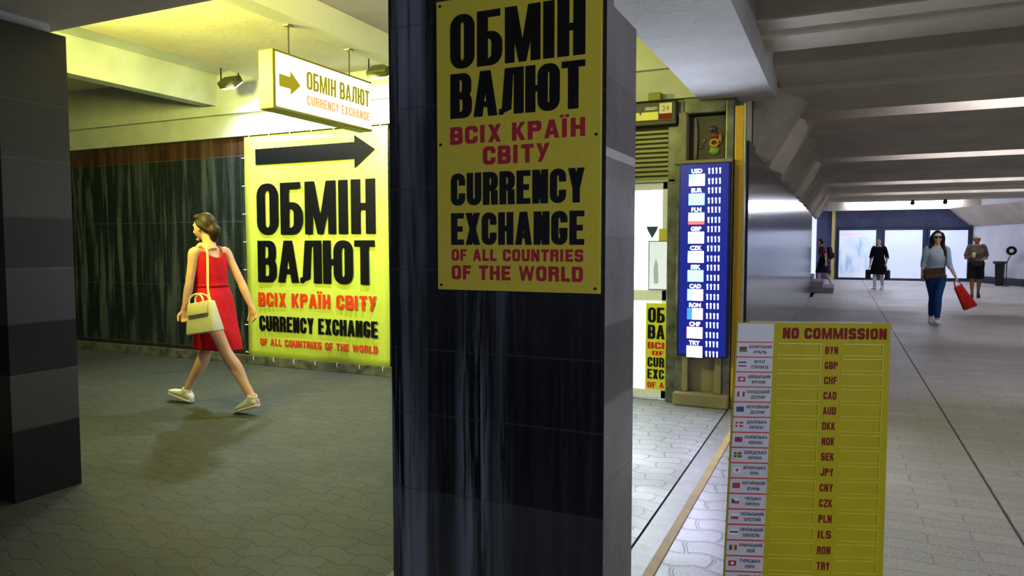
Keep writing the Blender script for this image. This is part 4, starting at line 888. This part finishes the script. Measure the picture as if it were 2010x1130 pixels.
# --- woman in the red dress, walking along the banner wall
def red_woman():
    t = empty('person', 'woman in a red sleeveless dress and white sneakers walking past the yellow banner', 'person', (-4.97, 4.55, 0), math.pi / 2)
    def tw(q):
        k = min(max((q.z - 1.0) / .35, 0), 1); k = k * k * (3 - 2 * k); a = -.10 * k
        return V(q.x * math.cos(a) - q.y * math.sin(a), q.x * math.sin(a) + q.y * math.cos(a) + .02 * k, q.z)
    J = dict(head=V(.0, .085, 1.585), yaw=.15, nod=-.12, lean=.04,
             hipL=V(-.09, -.04, .88), hipR=V(.09, .02, .88), kneeL=V(-.085, -.245, .495), kneeR=V(.06, .165, .485), ankL=V(-.075, -.50, .155), ankR=V(.03, .385, .115),
             heelL=V(-.075, -.56, .075), toeL=V(-.075, -.32, .0), heelR=V(.03, .345, .012), toeR=V(.045, .625, .070),
             shoL=V(-.150, .045, 1.365), elbL=V(-.200, .050, 1.11), wriL=V(-.228, .085, .885), hdL=V(-.02, -.03, -1), pnL=V(-.5, -1, 0), thL=V(.4, 1, 0),
             shoR=V(.150, .0, 1.365), elbR=V(.215, -.11, 1.10), wriR=V(.235, -.21, .875), pnR=V(-1, .2, 0), thR=V(0, 1, .2))
    make_body(t, J, SKIN, .0055, 1.0, .96, tw, (.9, .55))
    red = fabric('red_dress_cloth', (196, 14, 30), .14, 26, .75)
    lv = [(.53, .138, .250, 0, -.045), (.62, .146, .232, 0, -.035), (.76, .162, .188, 0, -.022), (.89, .170, .145, 0, -.02), (.98, .164, .130, 0, -.008), (1.08, .138, .112, 0, .008), (1.20, .148, .126, 0, .024), (1.30, .152, .112, 0, .020), (1.37, .140, .088, 0, .014), (1.43, .118, .070, 0, .012)]
    def neckline(th):
        c, sn = abs(math.cos(th)), math.sin(th); side = max(0, c - .80) / .20
        return (1.29 + .07 * min(c / .7, 1) if sn > 0 else 1.322 + .055 * min(c / .7, 1) ** 2) - side * (.10 if sn <= 0 else .08)
    bm = cloth_loft(lv, 72, neckline, .016, 8, tw)
    finish('dress', bm, red, t, None, 1, .006)
    bm = BM()
    for x in (-.092, .092):
        sweep(bm, [tw(V(x * 1.02, .12, 1.30)), tw(V(x, .085, 1.37)), tw(V(x, .03, 1.415)), tw(V(x, -.035, 1.405)), tw(V(x * .95, -.075, 1.36))], [(.010, .005)] * 5, 8, (1, 0, 0), sub=4)
    mesh_obj('shoulder_strap', bm, fabric('pale_pink_strap', (226, 120, 112), .1), t, True)
    bm = BM(); sweep(bm, [V(0, .008, 1.065), V(0, .008, 1.095)], [(.143, .118)] * 2, 40, (1, 0, 0), cap=False, sub=1); o = finish('waist_seam', bm, fabric('dark_red_cloth', (186, 12, 28)), t, None, 0, .004)
    # hair: cap, low bun, stray side
    hc = J['head']; M = Matrix.Rotation(J['yaw'], 4, 'Z')
    bm = BM()
    def cap(p, n):
        if n.y > .25 and n.z < .55: p *= .80
        if n.z < -.3: p *= .86
        return p
    blob(bm, hc + M @ V(0, -.016, .018), (.084, .100, .112), M, 28, cap)
    blob(bm, hc + M @ V(.0, -.105, -.035), (.062, .052, .066), M, 18); blob(bm, hc + M @ V(0, -.09, -.09), (.036, .036, .045), M, 14); sweep(bm, [hc + M @ V(-.07, .03, .06), hc + M @ V(-.08, -.02, .01), hc + M @ V(-.03, -.1, -.05)], [.012, .02, .02], 10)
    blob(bm, hc + M @ V(0, .05, .085), (.06, .045, .032), M, 14)
    finish('hair', bm, HAIR, t, .006, 3)
    shoe(t, J['heelL'], J['toeL'], WSHOE, WSOLE, J['ankL'], .02); shoe(t, J['heelR'], J['toeR'], WSHOE, WSOLE, J['ankR'], .02)
    # handbag
    b = empty('handbag', 'cream leather handbag on a long strap beside the red dress', 'handbag', (-4.97, 4.55, 0), math.pi / 2)
    lea = flat('cream_leather', (226, 220, 178), .4, .4, 0, .05, .1, 50); c = V(-.262, -.165, .835); R0 = Matrix.Translation(c) @ Matrix.Rotation(-.16, 4, 'X') @ Matrix.Rotation(-.12, 4, 'Z')
    bm = BM(); vs = box(bm, -.055, .055, -.185, .185, -.135, .12, .012)
    for v in vs:
        k = (v.co.z + .12) / .24; v.co.x *= 1 - .55 * k; v.co.y *= 1 - .16 * k; v.co = R0 @ v.co
    mesh_obj('bag_body', bm, lea, b, True)
    bm = BM(); vs = box(bm, -.064, -.028, -.135, .135, .02, .125, .008)
    for v in vs: v.co.x += .028 * (v.co.z - .02) / .1; v.co = R0 @ v.co
    mesh_obj('flap', bm, flat('cream_leather_flap', (214, 206, 160), .4), b, True)
    for x in (-.03, .03):
        bm = BM(); sweep(bm, [R0 @ V(x, -.075, .105), R0 @ V(x * .9, -.06, .165), R0 @ V(x * .6, 0.03, .195), R0 @ V(x * .9, .105, .165), R0 @ V(x, .115, .105)], .008, 8); mesh_obj('handle', bm, lea, b, True)
    bm = BM(); S0 = tw(V(-.085, -.02, 1.425)); sweep(bm, [R0 @ V(.0, -.14, .10), V(-.225, -.19, 1.05), V(-.165, -.125, 1.25), V(-.125, -.075, 1.385), S0 + V(0, .03, .012), V(-.085, .12, 1.36), V(-.12, .165, 1.18), V(-.175, .12, 1.0), R0 @ V(0, .14, .10)], [(.004, .016)] * 9, 8, (1, 0, .2), sub=5)
    mesh_obj('strap', bm, flat('cream_strap', (234, 216, 176), .45), b, True)
    for y in (-.14, .14):
        bm = BM(); blob(bm, R0 @ V(0, y, .10), (.012, .012, .012), n=10); mesh_obj('strap_ring', bm, M_STEEL, b, True)
red_woman()

def walk(s=1.0, stride=.16, lean=.0, fwd='L', swing=.10, arm_out=.21):
    """joints of a person walking towards local +Y"""
    g = lambda x, y, z: V(x, y, z) * s; o = 'R' if fwd == 'L' else 'L'; sx = {'L': -1, 'R': 1}
    J = dict(head=g(0, lean * .6 + .03, 1.565), lean=lean)
    for q, f in ((fwd, 1), (o, -1)):
        x = sx[q]; J['hip' + q] = g(x * .088, .01 * f, .88); J['knee' + q] = g(x * .08, stride * .6 * f + .03, .49 + .0 * f); J['ank' + q] = g(x * .065, stride * f - .04 + .03 * f, .10 if f > 0 else .125)
        a = J['ank' + q]; J['heel' + q] = V(a.x, a.y - .055 * s, .008 if f > 0 else .05); J['toe' + q] = V(a.x + x * .015, a.y + .175 * s, .03 if f > 0 else .0)
        J['sho' + q] = g(x * .175, lean * .45 - .02 * f, 1.365); J['elb' + q] = g(x * arm_out, -swing * .5 * f + lean * .3 - .02, 1.10); J['wri' + q] = g(x * (arm_out + .02), -swing * f + .05, .87)
        J['pn' + q] = V(-x, 0, 0); J['th' + q] = V(0, 1, .2)
    return J
def top_garment(t, J, mat, s=1.0, wide=1.0, hem=.95, sleeve=1.0, puff=0.0, neck=1.40, flare=0.0, name='shirt'):
    bm = BM(); W = wide; ln = J.get('lean', 0)
    sec = [(hem, .150 * W + flare, .118 + flare * .6, 0), (1.07, .140 * W + flare * .5, .112, .004), (1.20, .158 * W, .124, .018), (1.31, .166 * W, .110, .012), (1.375, .138 * W, .084, .006), (neck + .01, .078, .066, .008)]
    sweep(bm, [V(0, ln * (z - .9) + cy, z) * s for z, a, b, cy in sec], [(a * s, b * s) for z, a, b, cy in sec], 24, (1, 0, 0))
    for q, sg in (('L', -1), ('R', 1)):
        sh, e, wr = J['sho' + q], J['elb' + q], J['wri' + q]
        pts = [sh + V(-sg * .05, 0, 0), sh, sh.lerp(e, .5)]; rad = [.056 * s, .062 * s + puff * .3, .056 * s + puff]
        if sleeve > 1: pts += [e, e.lerp(wr, (sleeve - 1))]; rad += [.050 * s + puff, .042 * s + puff * .6]
        else: pts[2] = sh.lerp(e, sleeve)
        sweep(bm, pts, rad, 14, (0, 1, 0))
    return finish(name, bm, mat, t, .011, 3)
def trousers(t, J, mat, s=1.0, wide=1.0, length=.93, slack=0.0, name='trousers'):
    bm = BM(); W = wide
    sec = [(.78, .11, .09), (.88, .176 * W, .124), (.97, .160 * W, .116), (1.03, .145 * W, .105)]
    sweep(bm, [V(0, -.008, z) * s for z, a, b in sec], [(a * s, b * s) for z, a, b in sec], 22, (1, 0, 0))
    for q in 'LR':
        h, k, a = J['hip' + q], J['knee' + q], J['ank' + q]
        pts = [h + V(0, 0, .03), h.lerp(k, .3), h.lerp(k, .7)]; rad = [.096 * W, .092 * W, .074 * W + slack]
        if length > .5: pts += [k, k.lerp(a, .35), k.lerp(a, (length - .5) * 2)]; rad += [.062 + slack, .062 + slack, .044 + slack]
        else: pts += [h.lerp(k, length * 2)]; rad += [.074 + slack]
        sweep(bm, pts, [r * s for r in rad], 14, (1, 0, 0))
    return finish(name, bm, mat, t, .010, 3)

# --- woman in jeans and pale blue blouse with the red bag
def jeans_woman():
    loc = (1.56, 14.85, 0); rz = math.pi + .06
    t = empty('person', 'woman in a pale blue blouse, blue jeans and sunglasses carrying a red bag', 'person', loc, rz)
    s = 1.0; J = walk(s, .12, .02, 'L', .03, .235); J['eyes'] = False; J['head'] = V(0, .035, 1.575)
    for q, x in (('L', -1), ('R', 1)):
        for k in ('knee', 'ank', 'heel', 'toe'): J[k + q].x *= .36
    J['wriR'] = V(.225, .06, .89); J['elbR'] = V(.215, -.03, 1.12); J['elbL'] = V(-.225, -.02, 1.11); J['wriL'] = V(-.30, .03, .88)
    J['shoL'].x = -.150; J['shoR'].x = .150; J['elbL'].x = -.20; J['elbR'].x = .19
    o, P = make_body(t, J, SKIN3, .007, s, .88, None, (1.6, 1.1))
    top_garment(t, J, fabric('pale_blue_blouse', (176, 196, 210),   .08, 20), s, .88, .97, 1.35, .004, 1.385, .03, 'blouse')
    trousers(t, J, fabric('blue_denim', (30, 66, 122), .25, 30), s, .92, .95, .002, 'jeans')
    for q in 'LR': shoe(t, J['heel' + q], J['toe' + q], flat('bright_white_shoe', (236, 236, 238), .5), WSOLE, J['ank' + q], 0)
    hc = J['head']; bm = BM()
    def cap(p, n):
        if n.y > .3 and n.z < .62: p *= .8
        return p
    blob(bm, hc + V(0, -.012, .015), (.086, .102, .116), None, 24, cap)
    for x, zl in ((-.085, -.34), (.082, -.20)): sweep(bm, [hc + V(x * .7, .035, .085), hc + V(x, .01, 0), hc + V(x * 1.02, .0, -.12), hc + V(x * 1.35, .045, zl * .75), hc + V(x * 1.5, .075, zl)], [.022, .036, .036, .034, .014], 12, (0, 1, 0))
    sweep(bm, [hc + V(0, -.07, .02), hc + V(0, -.09, -.15), hc + V(0, -.12, -.28)], [(.075, .04), (.085, .035), (.06, .02)], 14, (1, 0, 0))
    finish('hair', bm, HAIR_D, t, .008, 3)
    bm = BM()
    for x in (-.033, .033): blob(bm, P(x, .096, .006), (.031, .008, .024), None, 14)
    sweep(bm, [P(-.076, .0, .012), P(-.066, .086, .012), P(0, .104, .014), P(.066, .086, .012), P(.076, 0, .012)], .004, 8, sub=2); mesh_obj('sunglasses', bm, flat('black_lens', (14, 12, 12), .15, .6), t, True)
    b = empty('shopping_bag', 'bright red bag swinging from the hand of the woman in jeans', 'bag', loc, rz); red = fabric('red_bag_cloth', (206, 36, 24), .3, 14, .55)
    h0 = J['wriL'] + V(-.01, .03, -.085); dr = V(-.42, .06, -.9).normalized()
    bm = BM(); R0 = Matrix.Translation(h0 + dr * .30) @ Matrix.Rotation(math.atan2(.42, .9), 4, 'Y'); vs = box(bm, -.115, .115, -.06, .06, -.22, .22, .025)
    for v in vs:
        k = (v.co.z + .22) / .44; v.co.x *= 1 - .45 * k; v.co.x += .012 * math.sin(v.co.z * 40); v.co = R0 @ v.co
    mesh_obj('bag_body', bm, red, b, True)
    for y in (-.025, .025):
        bm = BM(); sweep(bm, [R0 @ V(-.06, y, .20), h0 + V(-.03, y * .5, .0), h0 + V(.03, y * .5, .0), R0 @ V(.06, y, .20)], .007, 8); mesh_obj('handle', bm, red, b, True)
    b = empty('handbag', 'brown bag slung across the waist of the woman in jeans', 'bag', loc, rz); br = fabric('brown_bag_leather', (92, 72, 58), .3, 30, .5)
    bm = BM(); M = Matrix.Translation(V(.06, .195, .945)) @ Matrix.Rotation(.12, 4, 'Y'); box(bm, -.17, .17, -.04, .04, -.10, .09, .03, M); mesh_obj('bag_body', bm, br, b, True)
    bm = BM(); box(bm, -.165, .165, .038, .046, -.01, .085, .003, M); mesh_obj('flap', bm, fabric('dark_brown_flap', (70, 54, 44), .3, 30, .5), b)
    bm = BM(); sweep(bm, [V(-.10, .165, .99), V(-.13, .135, 1.2), V(-.12, .06, 1.41), V(-.02, -.10, 1.38), V(.13, -.14, 1.15), V(.20, .0, 1.0), V(.22, .16, .96)], [(.006, .010)] * 7, 8, (0, 1, 0)); mesh_obj('strap', bm, br, b, True)
jeans_woman()

# --- woman in black by the lit panels
def black_dress_woman():
    loc = (1.13, 26.2, 0); rz = math.pi - .35
    t = empty('person', 'woman in a loose black dress and white socks before the lit panels', 'person', loc, rz)
    J = walk(1.0, .14, .03, 'R', .08, .25); o, P = make_body(t, J, SKIN3, .009)
    bl = fabric('black_cloth', (16, 16, 20), .3, 30)
    bm = cloth_loft([(.50, .26, .22, 0, 0), (.75, .225, .19, 0, 0), (.95, .18, .14, 0, 0), (1.08, .155, .125, 0, .005), (1.22, .168, .13, 0, .018), (1.33, .16, .105, 0, .012), (1.40, .085, .07, 0, .01)], 44, None, .03, 7)
    for q, sg in (('L', -1), ('R', 1)):
        sh, e, wr = J['sho' + q], J['elb' + q], J['wri' + q]; sweep(bm, [sh + V(-sg * .05, 0, 0), sh, e, e.lerp(wr, .25)], [.050, .058, .056, .060], 12, (0, 1, 0))
    finish('dress', bm, bl, t, None, 2, .006)
    for q in 'LR':
        k, a = J['knee' + q], J['ank' + q]; bm = BM(); sweep(bm, [k.lerp(a, .2), k.lerp(a, .5), a], [.063, .055, .042], 12, (1, 0, 0)); mesh_obj('sock', bm, flat('white_sock', (228, 226, 232), .8), t, True)
        shoe(t, J['heel' + q], J['toe' + q], flat('bright_white_shoe', (236, 236, 238), .5), WSOLE, J['ank' + q], 0)
    hc = J['head']; bm = BM(); blob(bm, hc + V(0, -.014, .02), (.084, .098, .108), None, 22, lambda p, n: p * .78 if (n.y > .3 and n.z < .55) else p); blob(bm, hc + V(0, -.05, .11), (.05, .05, .04)); finish('hair', bm, fabric('grey_brown_hair', (70, 58, 54), .3), t, .009, 3)
    for q, lab in (('R', 'dark tote held on the near side of the woman in the loose black dress'), ('L', 'black shopping bag held behind the woman in the loose black dress')):
        wr = J['wri' + q]; b = empty('tote_bag', lab, 'bag', loc, rz); h0 = wr + V(0, .02, -.085); sg = 1 if q == 'R' else -1
        bm = BM(); box(bm, h0.x + sg * .05 - .05, h0.x + sg * .05 + .05, h0.y - .13, h0.y + .13, h0.z - .44, h0.z - .14, .02); mesh_obj('bag_body', bm, fabric('charcoal_tote' if q == 'R' else 'navy_tote', (34, 36, 44) if q == 'R' else (24, 34, 52), .2), b)
        bm = BM(); sweep(bm, [h0 + V(sg * .05, -.08, -.15), h0 + V(0, 0, 0), h0 + V(sg * .05, .08, -.15)], .008, 8); mesh_obj('handle', bm, bl, b, True)
black_dress_woman()

# --- man in a cap
def cap_man():
    loc = (3.36, 23.0, 0); rz = math.pi - .15
    t = empty('person', 'man in a pale cap, brown shirt and dark shorts by the white wall', 'person', loc, rz)
    s = 1.03; J = walk(s, .15, .02, 'R', .02, .24); J['yaw'] = .55
    J['shoL'].x = -.165; J['shoR'].x = .165; J['elbR'] = V(.25, -.0, 1.10); J['wriR'] = V(.14, .22, 1.14); J['elbL'] = V(-.235, -.05, 1.12); J['wriL'] = V(-.10, .16, 1.02); J['pnR'] = V(-.6, -.5, .6); J['thR'] = V(0, 0, 1); J['pnL'] = V(.5, -.8, 0); J['thL'] = V(0, 0, 1)
    o, P = make_body(t, J, SKIN2, .009, s, 1.02, None, (.9, 1.2))
    top_garment(t, J, fabric('brown_grey_shirt', (98, 86, 74), .35, 9), s, 1.06, .86, .9, .006, 1.39, .02)
    trousers(t, J, fabric('black_shorts_cloth', (26, 24, 24), .2), s, 1.12, .46, .03, 'shorts')
    for q in 'LR': shoe(t, J['heel' + q], J['toe' + q], flat('dark_shoe', (34, 26, 26), .5), M_BLACK, J['ank' + q], 0)
    hc = J['head']; M = Matrix.Rotation(J['yaw'], 4, 'Z'); bm = BM(); blob(bm, hc + M @ V(0, -.01, .035), (.086, .102, .092), M, 20, lambda p, n: V(p.x, p.y, max(p.z, -.01))); o = mesh_obj('cap', bm, fabric('beige_cap_cloth', (206, 196, 182), .1), t, True)
    bm = BM(); blob(bm, hc + M @ V(0, .105, .030), (.066, .07, .010), M, 16); mesh_obj('brim', bm, fabric('beige_cap_cloth', (206, 196, 182), .1), o, True)
    bm = BM(); blob(bm, hc + M @ V(0, -.035, -.01), (.078, .075, .06), M, 16); finish('hair', bm, HAIR_D, t, .009, 2)
    b = empty('paper_cup', 'cream paper cup held by the man in the pale cap', 'cup', loc, rz); c = J['wriR'] + V(-.085, .075, .03)
    bm = BM(); sweep(bm, [c + V(0, 0, -.06), c + V(0, 0, .07)], [.030, .040], 14, sub=1); mesh_obj('cup', bm, flat('cream_paper', (222, 206, 168), .6), b, True)
    bm = BM(); sweep(bm, [c + V(0, 0, .07), c + V(0, 0, .08)], .042, 14, sub=1); mesh_obj('lid', bm, M_WPLAS, b, True)
    b = empty('waist_pack', 'black pouch hanging at the waist of the man in the pale cap', 'bag', loc, rz)
    bm = BM(); box(bm, -.13, .11, .165, .25, .88, 1.04, .025); mesh_obj('pouch', bm, M_BLACK, b)
    bm = BM(); sweep(bm, [V(.10, .21, .98), V(.205, .05, .99), V(.12, -.16, .99), V(-.12, -.16, .99), V(-.205, .05, .99), V(-.12, .21, .98)], [(.005, .018)] * 6, 8, (0, 0, 1)); mesh_obj('belt', bm, M_BLACK, b, True)
cap_man()

# --- person coming down the steps with a backpack
def steps_person():
    loc = (-.52, 26.5, 0.0); rz = math.pi / 2 + .1
    t = empty('person', 'person in a pink top and dark skirt wearing a black backpack beside the steps', 'person', loc, rz)
    J = walk(1.0, .20, .14, 'L', .10, .20); J['head'] = V(0, .135, 1.545); J['nod'] = -.3
    o, P = make_body(t, J, SKIN3, .009)
    top_garment(t, J, fabric('salmon_cloth', (130, 70, 74), .3), 1.0, 1.02, 1.0, .7, .0, 1.39)
    bm = cloth_loft([(.52, .235, .25, 0, .02), (.72, .21, .2, 0, .01), (.9, .185, .145, 0, 0), (1.06, .145, .118, 0, .02)], 44, None, .035, 7); finish('skirt', bm, fabric('navy_skirt_cloth', (26, 26, 44), .2), t, None, 2, .006)
    for q in 'LR': shoe(t, J['heel' + q], J['toe' + q], flat('bright_white_shoe', (236, 236, 238), .5), WSOLE, J['ank' + q], 0)
    hc = J['head']; bm = BM(); blob(bm, hc + V(0, -.014, .02), (.084, .10, .108), None, 22, lambda p, n: p * .78 if (n.y > .3 and n.z < .5) else p); finish('hair', bm, HAIR_D, t, .009, 3)
    b = empty('backpack', 'black backpack on the person in the pink top', 'backpack', loc, rz)
    bm = BM(); M = Matrix.Translation(V(0, -.16, 1.19)) @ Matrix.Rotation(-.14, 4, 'X'); box(bm, -.15, .15, -.10, .06, -.22, .22, .05, M); mesh_obj('pack', bm, M_BLACK, b, True)
    bm = BM(); box(bm, -.11, .11, -.14, -.09, -.18, .0, .03, M); mesh_obj('pocket', bm, flat('charcoal_pocket', (38, 38, 46), .6), b, True)
    for x in (-.11, .11):
        bm = BM(); sweep(bm, [V(x, -.08, 1.36), V(x, .02, 1.44), V(x, .15, 1.34), V(x * 1.2, .16, 1.2), V(x * 1.3, -.02, 1.06)], [(.02, .006)] * 5, 8, (1, 0, 0)); mesh_obj('strap', bm, M_BLACK, b, True)
steps_person()
